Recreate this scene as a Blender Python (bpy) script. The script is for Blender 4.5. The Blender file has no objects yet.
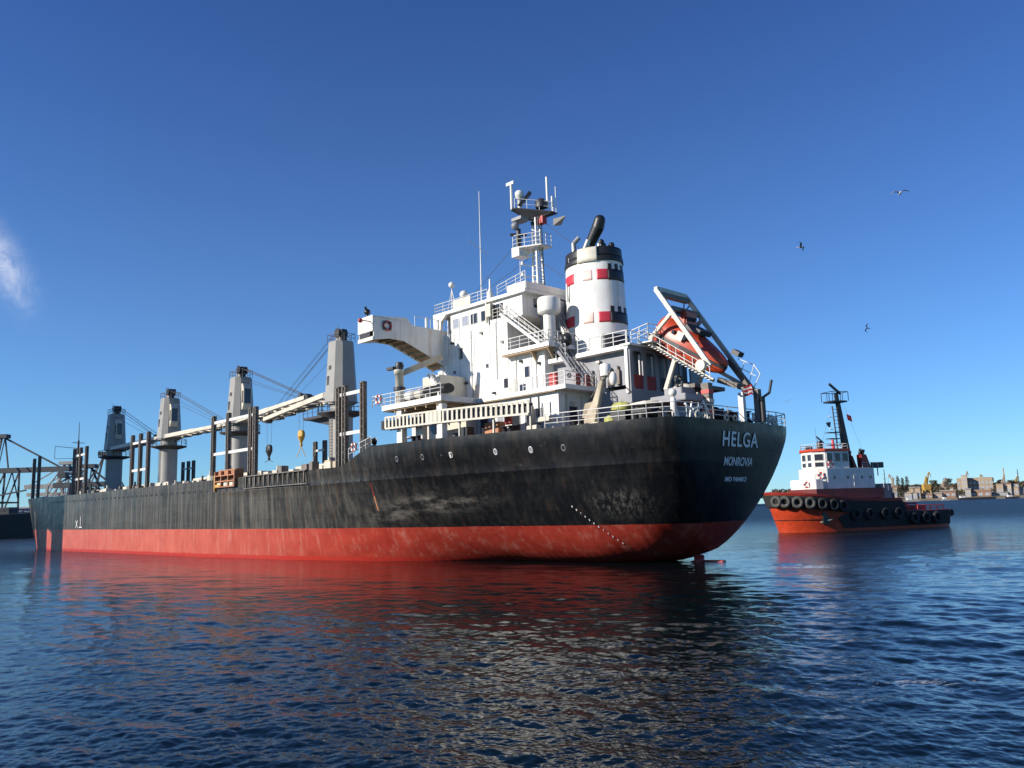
import bpy, bmesh, math, random
import numpy as np
from mathutils import Vector, Matrix
random.seed(7); rng = np.random.default_rng(11)
SC = bpy.context.scene; COL = SC.collection

# ------------------------------------------------------------------ camera, sky, sun, exposure
F_PX = 829.0; CAM_H = 4.3
PITCH = math.atan((510.9-384)/F_PX); ROLL = math.atan(.0306)
cam_d = bpy.data.cameras.new('camera'); cam_d.sensor_fit = 'HORIZONTAL'; cam_d.sensor_width = 36
cam_d.lens = F_PX/1024*36; cam_d.clip_start = .3; cam_d.clip_end = 30000
cam = bpy.data.objects.new('camera', cam_d); COL.objects.link(cam); SC.camera = cam
_f = Vector((0, math.cos(PITCH), math.sin(PITCH))); _u = Vector((0, -math.sin(PITCH), math.cos(PITCH))); _r = Vector((1, 0, 0))
_r2 = _r*math.cos(ROLL)-_u*math.sin(ROLL); _u2 = _r*math.sin(ROLL)+_u*math.cos(ROLL)
cam.matrix_world = Matrix(((_r2.x, _u2.x, -_f.x, 0), (_r2.y, _u2.y, -_f.y, 0), (_r2.z, _u2.z, -_f.z, CAM_H), (0, 0, 0, 1)))

SUN_AZ = math.radians(200); SUN_EL = math.radians(24)      # azimuth counted from +X towards +Y
world = bpy.data.worlds.new('World'); SC.world = world; world.use_nodes = True
nt = world.node_tree; nt.nodes.clear()
out = nt.nodes.new('ShaderNodeOutputWorld'); bg = nt.nodes.new('ShaderNodeBackground')
def wmath(op, a, b=None, c=None):
    n = nt.nodes.new('ShaderNodeMath'); n.operation = op
    for i, v in enumerate((a, b, c)):
        if v is None: continue
        if isinstance(v, (int, float)): n.inputs[i].default_value = v
        else: nt.links.new(v, n.inputs[i])
    return n.outputs[0]
sky = nt.nodes.new('ShaderNodeTexSky'); sky.sky_type = 'NISHITA'; sky.sun_disc = False
sky.sun_elevation = SUN_EL; sky.sun_rotation = math.pi/2-SUN_AZ
sky.air_density = 1.0; sky.dust_density = .0; sky.ozone_density = 3.0; sky.altitude = 0
bg.inputs['Strength'].default_value = .072
# one thin wisp of cloud low in the sky on the left, laid out by direction
tc = nt.nodes.new('ShaderNodeTexCoord'); nrm = nt.nodes.new('ShaderNodeVectorMath'); nrm.operation = 'NORMALIZE'
nt.links.new(tc.outputs['Generated'], nrm.inputs[0])
cd = Vector(((-518)/F_PX, 0, 0))
def ray_dir(px, py):
    return (_r2*((px-512)/F_PX)-_u2*((py-384)/F_PX)+_f).normalized()
c0 = ray_dir(4, 264); t1 = (ray_dir(22, 300)-ray_dir(-14, 228)).normalized(); t2 = c0.cross(t1).normalized()
def wdot(v):
    n = nt.nodes.new('ShaderNodeVectorMath'); n.operation = 'DOT_PRODUCT'
    nt.links.new(nrm.outputs[0], n.inputs[0]); n.inputs[1].default_value = v; return n.outputs['Value']
a = wmath('MULTIPLY', wmath('SUBTRACT', wdot(t1), c0.dot(t1)), 27.0); b = wmath('MULTIPLY', wmath('SUBTRACT', wdot(t2), c0.dot(t2)), 70.0)
r2 = wmath('ADD', wmath('MULTIPLY', a, a), wmath('MULTIPLY', b, b))
nz = nt.nodes.new('ShaderNodeTexNoise'); nz.inputs['Scale'].default_value = 48; nz.inputs['Detail'].default_value = 9; nz.inputs['Roughness'].default_value = .62; nz.inputs['Distortion'].default_value = 1.2
nt.links.new(nrm.outputs[0], nz.inputs['Vector'])
m_ = wmath('MULTIPLY', wmath('POWER', 2.718, wmath('MULTIPLY', r2, -1.0)), wmath('MULTIPLY', wmath('MAXIMUM', wmath('SUBTRACT', nz.outputs['Fac'], .28), 0.0), 1.9))
m_.node.use_clamp = True
mixs = nt.nodes.new('ShaderNodeMixRGB'); nt.links.new(m_, mixs.inputs[0])
blue = nt.nodes.new('ShaderNodeMixRGB'); blue.blend_type = 'MULTIPLY'; blue.inputs[0].default_value = 1; blue.inputs[2].default_value = (.74, .98, 1.42, 1)
nt.links.new(sky.outputs[0], blue.inputs[1]); 
# clear, dry air: each channel deepens towards the zenith a little faster than the model's own gradient
sr = nt.nodes.new('ShaderNodeSeparateColor'); nt.links.new(blue.outputs[0], sr.inputs[0]); cr_ = nt.nodes.new('ShaderNodeCombineColor')
sepd = nt.nodes.new('ShaderNodeSeparateXYZ'); nt.links.new(nrm.outputs[0], sepd.inputs[0])
low = wmath('EXPONENT', wmath('MULTIPLY', wmath('MAXIMUM', sepd.outputs['Z'], 0.0), -3.4))       # pale air near the horizon
for _i, (_g, _k, _a) in enumerate(((1.5, .58, .18), (1.25, .61, .32), (1.05, .80, .25))):
    nt.links.new(wmath('ADD', wmath('MULTIPLY', wmath('POWER', wmath('MULTIPLY', sr.outputs[_i], .102), _g), _k/.102), wmath('MULTIPLY', low, _a/.102)), cr_.inputs[_i])
nt.links.new(cr_.outputs[0], mixs.inputs[1])
mixs.inputs[2].default_value = (7.5, 8.0, 9.5, 1)
nt.links.new(mixs.outputs[0], bg.inputs['Color']); nt.links.new(bg.outputs[0], out.inputs[0])

sun_d = bpy.data.lights.new('sun', 'SUN'); sun_d.energy = 5.0; sun_d.angle = math.radians(.53); sun_d.color = (1, .93, .82)
sun = bpy.data.objects.new('sun', sun_d); COL.objects.link(sun)
sdir = Vector((math.cos(SUN_AZ)*math.cos(SUN_EL), math.sin(SUN_AZ)*math.cos(SUN_EL), math.sin(SUN_EL)))
sun.rotation_euler = sdir.to_track_quat('Z', 'Y').to_euler()
SC.view_settings.view_transform = 'Standard'; SC.view_settings.look = 'None'
SC.view_settings.exposure = 0.55; SC.view_settings.gamma = 1.0; SC.view_settings.use_curve_mapping = False
SC.render.engine = 'CYCLES'
SC.cycles.max_bounces = 6; SC.cycles.glossy_bounces = 3; SC.cycles.diffuse_bounces = 3
SC.cycles.caustics_reflective = False; SC.cycles.caustics_refractive = False

# ------------------------------------------------------------------ tagging and building helpers
def tag(o, label=None, cat=None, group=None, kind=None):
    if label: o['label'] = label
    if cat: o['category'] = cat
    if group: o['group'] = group
    if kind: o['kind'] = kind
    return o
def empty(name, loc=(0, 0, 0), rz=0.0, label=None, cat=None, group=None):
    o = bpy.data.objects.new(name, None); COL.objects.link(o); o.location = loc; o.rotation_euler = (0, 0, rz)
    o.empty_display_size = .3
    return tag(o, label, cat, group)
def children(o):
    return [c for c in bpy.data.objects if c.parent == o]
def copy_tree(o, parent=None):
    c = o.copy(); COL.objects.link(c); c.parent = parent
    for ch in children(o): copy_tree(ch, c)
    return c

class MB:
    def __init__(s): s.v = []; s.f = []; s.sm = []
    def add(s, vs, fs, smooth=False):
        n = len(s.v); s.v += [tuple(p) for p in vs]; s.f += [tuple(i+n for i in f) for f in fs]; s.sm += [smooth]*len(fs); return s
    def box(s, x0, x1, y0, y1, z0, z1):
        vs = [(x, y, z) for z in (z0, z1) for x, y in ((x0, y0), (x1, y0), (x1, y1), (x0, y1))]
        return s.add(vs, [(3, 2, 1, 0), (4, 5, 6, 7), (0, 1, 5, 4), (1, 2, 6, 5), (2, 3, 7, 6), (3, 0, 4, 7)])
    def obox(s, c, size, rz=0.0, rx=0.0, ry=0.0):
        M = Matrix.Translation(c) @ Matrix.Rotation(rz, 4, 'Z') @ Matrix.Rotation(ry, 4, 'Y') @ Matrix.Rotation(rx, 4, 'X')
        h = [q/2 for q in size]
        vs = [M @ Vector((x*h[0], y*h[1], z*h[2])) for z in (-1, 1) for x, y in ((-1, -1), (1, -1), (1, 1), (-1, 1))]
        return s.add(vs, [(3, 2, 1, 0), (4, 5, 6, 7), (0, 1, 5, 4), (1, 2, 6, 5), (2, 3, 7, 6), (3, 0, 4, 7)])
    def beam(s, p, q, w, h=None, up=(0, 0, 1)):
        h = h or w; p = Vector(p); q = Vector(q); d = (q-p).normalized(); u = Vector(up)
        if abs(d.dot(u)) > .97: u = Vector((0, 1, 0))
        a_ = d.cross(u).normalized()*w/2; b_ = a_.cross(d).normalized()*h/2
        vs = [e+sx*a_+sy*b_ for e in (p, q) for sx, sy in ((-1, -1), (1, -1), (1, 1), (-1, 1))]
        return s.add(vs, [(3, 2, 1, 0), (4, 5, 6, 7), (0, 1, 5, 4), (1, 2, 6, 5), (2, 3, 7, 6), (3, 0, 4, 7)])
    def tube(s, p, q, r0, r1=None, n=8, caps=True):
        r1 = r0 if r1 is None else r1; p = Vector(p); q = Vector(q); d = (q-p)
        if d.length < 1e-6: return s
        d.normalize(); u = Vector((0, 0, 1)) if abs(d.z) < .9 else Vector((1, 0, 0))
        a_ = d.cross(u).normalized(); b_ = d.cross(a_)
        vs = [e+r*(math.cos(t)*a_+math.sin(t)*b_) for e, r in ((p, r0), (q, r1)) for t in [2*math.pi*i/n for i in range(n)]]
        s.add(vs, [(i, (i+1) % n, n+(i+1) % n, n+i) for i in range(n)], True)
        if caps: s.add(vs, [tuple(range(n))[::-1], tuple(range(n, 2*n))])
        return s
    def path(s, pts, r, n=6):
        for p, q in zip(pts[:-1], pts[1:]): s.tube(p, q, r, r, n)
        return s
    def lathe(s, c, prof, n=20, axis='Z', smooth=True):
        c = Vector(c); vs = []
        for r, h in prof:
            for i in range(n):
                t = 2*math.pi*i/n; e = (r*math.cos(t), r*math.sin(t), h)
                if axis == 'X': e = (e[2], e[0], e[1])
                elif axis == 'Y': e = (e[0], e[2], e[1])
                vs.append(c+Vector(e))
        fs = [(k*n+i, k*n+(i+1) % n, (k+1)*n+(i+1) % n, (k+1)*n+i) for k in range(len(prof)-1) for i in range(n)]
        s.add(vs, fs, smooth)
        return s.add(vs, [tuple(range(n))[::-1], tuple(range((len(prof)-1)*n, len(prof)*n))])
    def prism(s, poly, d):
        d = Vector(d); a_ = [Vector(p) for p in poly]; n = len(a_); vs = a_+[p+d for p in a_]
        return s.add(vs, [tuple(range(n))[::-1], tuple(range(n, 2*n))]+[(i, (i+1) % n, n+(i+1) % n, n+i) for i in range(n)])
    def sphere(s, c, r, n=12, m=8, sc=(1, 1, 1)):
        pr = [(max(.001, math.sin(math.pi*k/m)), -math.cos(math.pi*k/m)) for k in range(m+1)]
        vs = []
        for rr, h in pr:
            for i in range(n):
                t = 2*math.pi*i/n; vs.append(Vector(c)+Vector((r*rr*math.cos(t)*sc[0], r*rr*math.sin(t)*sc[1], r*h*sc[2])))
        return s.add(vs, [(k*n+i, k*n+(i+1) % n, (k+1)*n+(i+1) % n, (k+1)*n+i) for k in range(m) for i in range(n)], True)
    def torus(s, c, R, r, axis='X', n=20, m=8):
        c = Vector(c); vs = []
        for i in range(n):
            t = 2*math.pi*i/n
            for j in range(m):
                u = 2*math.pi*j/m; e = ((R+r*math.cos(u))*math.cos(t), (R+r*math.cos(u))*math.sin(t), r*math.sin(u))
                if axis == 'X': e = (e[2], e[0], e[1])
                elif axis == 'Y': e = (e[0], e[2], e[1])
                vs.append(c+Vector(e))
        return s.add(vs, [(i*m+j, ((i+1) % n)*m+j, ((i+1) % n)*m+(j+1) % m, i*m+(j+1) % m) for i in range(n) for j in range(m)], True)
    def rail(s, pts, h=1.05, step=1.6, r=.03, bars=3, posts=True):
        pts = [Vector(p) for p in pts]
        for k in range(bars):
            z = Vector((0, 0, h*(k+1)/bars)); s.path([p+z for p in pts], r*(1.15 if k == bars-1 else .75), 5)
        if posts:
            for p, q in zip(pts[:-1], pts[1:]):
                n = max(1, round((q-p).length/step))
                for i in range(n+1):
                    e = p.lerp(q, i/n); s.tube(e, e+Vector((0, 0, h)), r*1.1, n=5)
        return s
    def build(s, name, mat, parent=None, bevel=0):
        me = bpy.data.meshes.new(name); me.from_pydata(s.v, [], s.f)
        me.polygons.foreach_set('use_smooth', s.sm); me.materials.append(mat)
        bm = bmesh.new(); bm.from_mesh(me); bmesh.ops.recalc_face_normals(bm, faces=bm.faces)
        if bevel:
            bmesh.ops.remove_doubles(bm, verts=bm.verts, dist=1e-5)
            ed = [e for e in bm.edges if len(e.link_faces) == 2 and e.calc_face_angle(0) > .6]
            bmesh.ops.bevel(bm, geom=ed, offset=bevel, segments=2, affect='EDGES', clamp_overlap=True)
        bm.to_mesh(me); bm.free()
        o = bpy.data.objects.new(name, me); COL.objects.link(o); o.parent = parent
        return o

# ------------------------------------------------------------------ materials
def mat(name, col, rough=.5, metal=0.0, dirt=.12, dscale=.6, streak=None, streak_amt=.25, bump=.0, spec=.5):
    """painted or bare surface: base colour broken up by large stains, fine mottling and optional run-down streaks"""
    m = bpy.data.materials.new(name); m.use_nodes = True; t = m.node_tree; N = t.nodes; L = t.links
    p = N['Principled BSDF']; p.inputs['Roughness'].default_value = rough; p.inputs['Metallic'].default_value = metal
    p.inputs['Specular IOR Level'].default_value = spec
    tcn = N.new('ShaderNodeTexCoord')
    n1 = N.new('ShaderNodeTexNoise'); n1.inputs['Scale'].default_value = dscale; n1.inputs['Detail'].default_value = 6; n1.inputs['Roughness'].default_value = .65
    L.new(tcn.outputs['Object'], n1.inputs['Vector'])
    r1 = N.new('ShaderNodeValToRGB'); r1.color_ramp.elements[0].position = .3; r1.color_ramp.elements[1].position = .7
    k = 1-dirt*1.6
    r1.color_ramp.elements[0].color = (col[0]*k, col[1]*k, col[2]*k, 1)
    k = 1+dirt*.35
    r1.color_ramp.elements[1].color = (min(1, col[0]*k), min(1, col[1]*k), min(1, col[2]*k), 1)
    L.new(n1.outputs['Fac'], r1.inputs[0]); c = r1.outputs[0]
    if streak:
        mp = N.new('ShaderNodeMapping'); mp.inputs['Scale'].default_value = (2.2, 2.2, .12); L.new(tcn.outputs['Object'], mp.inputs[0])
        n2 = N.new('ShaderNodeTexNoise'); n2.inputs['Scale'].default_value = 1.0; n2.inputs['Detail'].default_value = 7; n2.inputs['Roughness'].default_value = .7
        L.new(mp.outputs[0], n2.inputs['Vector'])
        r2_ = N.new('ShaderNodeValToRGB'); r2_.color_ramp.elements[0].position = .52; r2_.color_ramp.elements[1].position = .78
        r2_.color_ramp.elements[0].color = (0, 0, 0, 1); r2_.color_ramp.elements[1].color = (streak_amt,)*3+(1,)
        L.new(n2.outputs['Fac'], r2_.inputs[0])
        mx = N.new('ShaderNodeMixRGB'); L.new(r2_.outputs[0], mx.inputs[0]); L.new(c, mx.inputs[1]); mx.inputs[2].default_value = (*streak, 1); c = mx.outputs[0]
    L.new(c, p.inputs['Base Color'])
    if bump:
        n3 = N.new('ShaderNodeTexNoise'); n3.inputs['Scale'].default_value = 2.5; L.new(tcn.outputs['Object'], n3.inputs['Vector'])
        bn = N.new('ShaderNodeBump'); bn.inputs['Strength'].default_value = bump; bn.inputs['Distance'].default_value = .05
        L.new(n3.outputs['Fac'], bn.inputs['Height']); L.new(bn.outputs[0], p.inputs['Normal'])
    return m
RUST = (.22, .09, .035)
M = dict(
    white=mat('weathered_white_paint', (.72, .70, .66), .4, dirt=.10, streak=(.42, .27, .15), streak_amt=.8, bump=.15),
    white2=mat('white_trim_paint', (.66, .65, .62), .45, dirt=.12, streak=RUST, streak_amt=.3),
    cream=mat('cream_paint', (.48, .40, .28), .5, dirt=.2, streak=RUST, streak_amt=.5),
    creamlt=mat('pale_cream_paint', (.56, .52, .43), .5, dirt=.15, streak=RUST, streak_amt=.35),
    crane=mat('grey_cream_crane_paint', (.275, .265, .245), .5, dirt=.14, dscale=.35, streak=(.24, .20, .15), streak_amt=.4),
    post=mat('brown_grey_steel', (.17, .15, .13), .65, dirt=.3, dscale=1.5, streak=RUST, streak_amt=.6),
    dark=mat('dark_steel', (.035, .035, .04), .5, dirt=.25),
    black=mat('black_paint', (.014, .014, .016), .45, dirt=.2),
    glass=mat('dark_window_glass', (.03, .035, .045), .08, dirt=.05),
    glassl=mat('grey_window_glass', (.30, .32, .36), .12, dirt=.1),
    deck=mat('red_brown_deck_paint', (.20, .09, .06), .7, dirt=.3, dscale=1.2),
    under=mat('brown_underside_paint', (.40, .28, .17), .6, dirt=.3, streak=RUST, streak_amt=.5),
    red=mat('red_paint', (.55, .045, .04), .5, dirt=.2),
    funred=mat('funnel_red_paint', (.50, .03, .05), .5, dirt=.15),
    fadered=mat('faded_red_paint', (.74, .50, .44), .5, dirt=.2),
    orange=mat('lifeboat_orange', (.42, .055, .022), .4, dirt=.1),
    oranged=mat('weathered_orange_steel', (.40, .17, .08), .6, dirt=.25),
    yellow=mat('hi_vis_yellow_canvas', (.42, .42, .12), .7, dirt=.3, dscale=3),
    ochre=mat('ochre_paint', (.55, .32, .06), .6, dirt=.3),
    grey=mat('mid_grey_paint', (.24, .24, .26), .55, dirt=.18, streak=(.2, .15, .12), streak_amt=.4),
    wire=mat('steel_wire', (.05, .05, .05), .6),
    tugor=mat('tug_orange_red_paint', (.50, .050, .014), .42, dirt=.25, dscale=1.0, streak=(.12, .04, .03), streak_amt=.5),
    tugred=mat('tug_dark_red_paint', (.36, .035, .03), .5, dirt=.3),
    rubber=mat('black_rubber', (.02, .02, .02), .75, dirt=.3),
    tyre=mat('scuffed_tyre_rubber', (.075, .075, .07), .8, dirt=.4, dscale=3),
    tugdk=mat('tug_maroon_paint', (.16, .022, .018), .5, dirt=.3),
    concrete=mat('grey_concrete', (.33, .32, .30), .8, dirt=.25, dscale=.08, streak=(.16, .15, .14), streak_amt=.5),
)

def m_hull():
    m = bpy.data.materials.new('ship_hull_paint'); m.use_nodes = True; t = m.node_tree; N = t.nodes; L = t.links
    p = N['Principled BSDF']
    tcn = N.new('ShaderNodeTexCoord'); sp = N.new('ShaderNodeSeparateXYZ'); L.new(tcn.outputs['Object'], sp.inputs[0])
    def mth(op, a, b=None, cl=False):
        n = N.new('ShaderNodeMath'); n.operation = op; n.use_clamp = cl
        for i, v in enumerate((a, b)):
            if v is None: continue
            if isinstance(v, (int, float)): n.inputs[i].default_value = v
            else: L.new(v, n.inputs[i])
        return n.outputs[0]
    def noise(scale, map_=(1, 1, 1), detail=6, rough=.6, off=(0, 0, 0)):
        mp = N.new('ShaderNodeMapping'); mp.inputs['Scale'].default_value = map_; mp.inputs['Location'].default_value = off
        L.new(tcn.outputs['Object'], mp.inputs[0])
        n = N.new('ShaderNodeTexNoise'); n.inputs['Scale'].default_value = scale; n.inputs['Detail'].default_value = detail; n.inputs['Roughness'].default_value = rough
        L.new(mp.outputs[0], n.inputs['Vector']); return n.outputs['Fac']
    def ramp(f, a, b, c0=(0, 0, 0), c1=(1, 1, 1)):
        r = N.new('ShaderNodeValToRGB'); r.color_ramp.elements[0].position = a; r.color_ramp.elements[1].position = b
        r.color_ramp.elements[0].color = (*c0, 1); r.color_ramp.elements[1].color = (*c1, 1); L.new(f, r.inputs[0]); return r.outputs[0]
    def mix(f, a, b, mode='MIX'):
        n = N.new('ShaderNodeMixRGB'); n.blend_type = mode
        for i, v in ((0, f), (1, a), (2, b)):
            if isinstance(v, tuple): n.inputs[i].default_value = (*v, 1)
            elif isinstance(v, (int, float)): n.inputs[i].default_value = v
            else: L.new(v, n.inputs[i])
        return n.outputs[0]
    X = sp.outputs['X']; Z = sp.outputs['Z']
    def smooth(v, a, b):
        n = N.new('ShaderNodeMapRange'); n.interpolation_type = 'SMOOTHSTEP'; L.new(v, n.inputs[0]); n.inputs[1].default_value = a; n.inputs[2].default_value = b; return n.outputs[0]
    # black paint, chalked grey along the forward and middle length, fresh and black towards the stern
    fade = smooth(mth('ADD', X, mth('MULTIPLY', noise(.05, (1, 1, 2)), 16)), 24, 62)
    black = mix(ramp(noise(.5, (1, 1, 1)), .3, .75), (.004, .005, .007), (.009, .010, .012))
    chalk = mix(ramp(noise(.25, (1, 1, 2.2)), .3, .7), (.019, .0185, .017), (.052, .048, .041))
    up = mix(fade, black, chalk)
    # rectangular plates repainted in slightly different greys
    br = N.new('ShaderNodeTexBrick'); mpb = N.new('ShaderNodeMapping'); mpb.inputs['Rotation'].default_value = (math.radians(90), 0, 0)
    L.new(tcn.outputs['Object'], mpb.inputs[0]); L.new(mpb.outputs[0], br.inputs['Vector'])
    br.inputs['Scale'].default_value = 1; br.inputs['Brick Width'].default_value = 9.0; br.inputs['Row Height'].default_value = 2.1
    br.inputs['Mortar Size'].default_value = .05; br.inputs['Mortar Smooth'].default_value = .6; br.inputs['Color1'].default_value = (.82, .82, .82, 1); br.inputs['Color2'].default_value = (1.1, 1.1, 1.08, 1); br.inputs['Mortar'].default_value = (.50, .44, .38, 1)
    up = mix(.75, up, br.outputs['Color'], 'MULTIPLY')
    # pale runs of salt and scraped paint, brown rust runs
    runs = ramp(noise(1.0, (1.7, 1.7, .06), 8, .75), .46, .70, c1=(.8,)*3)
    up = mix(mth('MULTIPLY', runs, mth('ADD', .10, mth('MULTIPLY', fade, .65))), up, (.20, .18, .15))
    rr = ramp(noise(1.0, (1.5, 1.5, .05), 4, .6, (31, 5, 2)), .56, .70, c1=(.6,)*3)
    up = mix(mth('MULTIPLY', rr, mth('ADD', .3, mth('MULTIPLY', fade, .7))), up, (.085, .05, .03))
    # scuffed patch where tugs push: broken white scratches low on the quarter and a band amidships
    scr = ramp(noise(1.0, (4.5, 4.5, .28), 7, .75, (3, 3, 7)), .48, .66)
    w1 = mth('MULTIPLY', smooth(mth('ABSOLUTE', mth('SUBTRACT', X, 6.0)), 3.4, .8), smooth(mth('ABSOLUTE', mth('SUBTRACT', Z, 4.6)), 1.5, .3))
    w2 = mth('MULTIPLY', smooth(mth('ABSOLUTE', mth('SUBTRACT', X, 25)), 11, 2), smooth(mth('ABSOLUTE', mth('SUBTRACT', mth('SUBTRACT', Z, 4.9), mth('MULTIPLY', mth('SUBTRACT', 26, X), .10))), 1.5, .2))
    soft = ramp(noise(.55, (.6, .6, 1.6), 7, .7, (9, 1, 4)), .46, .72)
    up = mix(mth('MULTIPLY', mth('MULTIPLY', w1, scr), .35), up, (.26, .25, .23))
    up = mix(mth('MULTIPLY', mth('MULTIPLY', w2, soft), .6), up, (.34, .31, .27))
    # antifouling red
    redc = mix(ramp(noise(.35, (1, 1, 1.8)), .3, .72), (.24, .022, .014), (.38, .050, .032))
    redp = mix(smooth(X, 30, 75), redc, mix(ramp(noise(.3), .3, .7), (.36, .065, .045), (.46, .11, .075)))
    rs = ramp(noise(1.0, (1.3, 1.3, .16), 7, .7, (5, 5, 1)), .52, .78, c1=(.5,)*3)
    redp = mix(rs, redp, (.52, .28, .22))
    sc2 = ramp(noise(1.2, (.25, .25, 2.2), 7, .75, (2, 8, 3)), .60, .75, c1=(.35,)*3)
    redp = mix(sc2, redp, (.26, .05, .04))
    wet = smooth(mth('ADD', Z, mth('MULTIPLY', noise(.6, (1, 1, 1)), .25)), .62, .42)
    redp = mix(wet, redp, (.36, .03, .02))
    line = mth('ADD', 3.02, mth('MULTIPLY', X, .0040))
    edge = smooth(mth('SUBTRACT', mth('ADD', Z, mth('MULTIPLY', noise(2.2, (1, 1, 3)), .10)), line), .0, .06)
    c = mix(edge, redp, up)
    L.new(c, p.inputs['Base Color'])
    ro = ramp(noise(.8), .3, .7, (.24,)*3, (.42,)*3); L.new(ro, p.inputs['Roughness']); p.inputs['Specular IOR Level'].default_value = .26
    bn = N.new('ShaderNodeBump'); bn.inputs['Strength'].default_value = .5; bn.inputs['Distance'].default_value = .06
    L.new(noise(.75, (1, 1, .8), 3, .5), bn.inputs['Height'])
    wv = N.new('ShaderNodeMath'); wv.operation = 'SINE'; L.new(mth('MULTIPLY', X, 7.85), wv.inputs[0])      # plating dished between the frames
    bn2 = N.new('ShaderNodeBump'); bn2.inputs['Strength'].default_value = 1; bn2.inputs['Distance'].default_value = .009; L.new(mth('MULTIPLY', wv.outputs[0], noise(.2)), bn2.inputs['Height']); L.new(bn.outputs[0], bn2.inputs['Normal']); L.new(bn2.outputs[0], p.inputs['Normal'])
    return m
M['hull'] = m_hull()

def m_water():
    m = bpy.data.materials.new('harbour_water'); m.use_nodes = True; t = m.node_tree; N = t.nodes; L = t.links
    p = N['Principled BSDF']
    p.inputs['Base Color'].default_value = (.0015, .006, .008, 1); p.inputs['IOR'].default_value = 1.333; p.inputs['Roughness'].default_value = .02
    tcn = N.new('ShaderNodeNewGeometry')
    def noise(scale, map_, rot, detail=4, rough=.6):
        mp = N.new('ShaderNodeMapping'); mp.inputs['Scale'].default_value = map_; mp.inputs['Rotation'].default_value = (0, 0, rot); L.new(tcn.outputs['Position'], mp.inputs[0])
        n = N.new('ShaderNodeTexNoise'); n.inputs['Scale'].default_value = scale; n.inputs['Detail'].default_value = detail; n.inputs['Roughness'].default_value = rough
        L.new(mp.outputs[0], n.inputs['Vector']); return n.outputs['Fac']
    # sheltered and smooth between the camera and the ship, choppier in the open harbour beyond
    ln = N.new('ShaderNodeVectorMath'); ln.operation = 'DISTANCE'; L.new(tcn.outputs['Position'], ln.inputs[0]); ln.inputs[1].default_value = (-30, 25, 0)
    mr = N.new('ShaderNodeMapRange'); mr.interpolation_type = 'SMOOTHSTEP'; L.new(ln.outputs['Value'], mr.inputs[0]); mr.inputs[1].default_value = 40; mr.inputs[2].default_value = 190; mr.inputs[3].default_value = 1.0; mr.inputs[4].default_value = 34.0
    b = None
    for sc, mp_, rot, dist, st in ((.55, (1, 1.8, 1), .25, .030, 1), (2.1, (1, 1.7, 1), -.35, .011, 1), (7.0, (1, 1.35, 1), .5, .0035, 1)):
        bn = N.new('ShaderNodeBump'); bn.inputs['Strength'].default_value = st; dm_ = N.new('ShaderNodeMath'); dm_.operation = 'MULTIPLY'; L.new(mr.outputs[0], dm_.inputs[0]); dm_.inputs[1].default_value = dist; L.new(dm_.outputs[0], bn.inputs['Distance'])
        L.new(noise(sc, mp_, rot), bn.inputs['Height'])
        if b: L.new(b, bn.inputs['Normal'])
        b = bn.outputs[0]
    L.new(b, p.inputs['Normal'])
    # flecks of foam in the propeller wash by the stern and where it drifts off
    def mt(op, a, c=None):
        n = N.new('ShaderNodeMath'); n.operation = op
        for i, v in enumerate((a, c)):
            if v is None: continue
            if isinstance(v, (int, float)): n.inputs[i].default_value = v
            else: L.new(v, n.inputs[i])
        return n.outputs[0]
    tot = None
    for cx, cy, rx, ry, amt in ((19, 57, 8, 4.0, .26), (9.5, 20.5, 3.6, 2.6, .19), (5, 33, 7, 2.2, .10), (44, 108, 20, 5, .16), (78, 122, 16, 3.0, .2)):
        mp = N.new('ShaderNodeMapping'); mp.vector_type = 'POINT'; mp.inputs['Location'].default_value = (-cx/rx, -cy/ry, 0); mp.inputs['Scale'].default_value = (1/rx, 1/ry, 0); L.new(tcn.outputs['Position'], mp.inputs[0])
        ln2 = N.new('ShaderNodeVectorMath'); ln2.operation = 'LENGTH'; L.new(mp.outputs[0], ln2.inputs[0])
        e = mt('MULTIPLY', mt('MAXIMUM', mt('SUBTRACT', 1.0, ln2.outputs['Value']), 0.0), amt); tot = e if tot is None else mt('ADD', tot, e)
    fo = mt('MULTIPLY', mt('MAXIMUM', mt('SUBTRACT', mt('ADD', noise(1.6, (1, 2.6, 1), .3, 9, .78), tot), .70), 0.0), 9.0); fo.node.use_clamp = True
    mxf = N.new('ShaderNodeMixRGB'); L.new(fo, mxf.inputs[0]); mxf.inputs[1].default_value = p.inputs['Base Color'].default_value; mxf.inputs[2].default_value = (.55, .60, .64, 1); L.new(mxf.outputs[0], p.inputs['Base Color'])
    mro = N.new('ShaderNodeMapRange'); L.new(fo, mro.inputs[0]); mro.inputs[3].default_value = .02; mro.inputs[4].default_value = .6
    far = N.new('ShaderNodeMapRange'); L.new(ln.outputs['Value'], far.inputs[0]); far.interpolation_type = 'SMOOTHSTEP'; far.inputs[1].default_value = 38; far.inputs[2].default_value = 270; far.inputs[3].default_value = .0; far.inputs[4].default_value = .36
    L.new(mt('ADD', mro.outputs[0], far.outputs[0]), p.inputs['Roughness'])
    return m
M['water'] = m_water()

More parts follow.
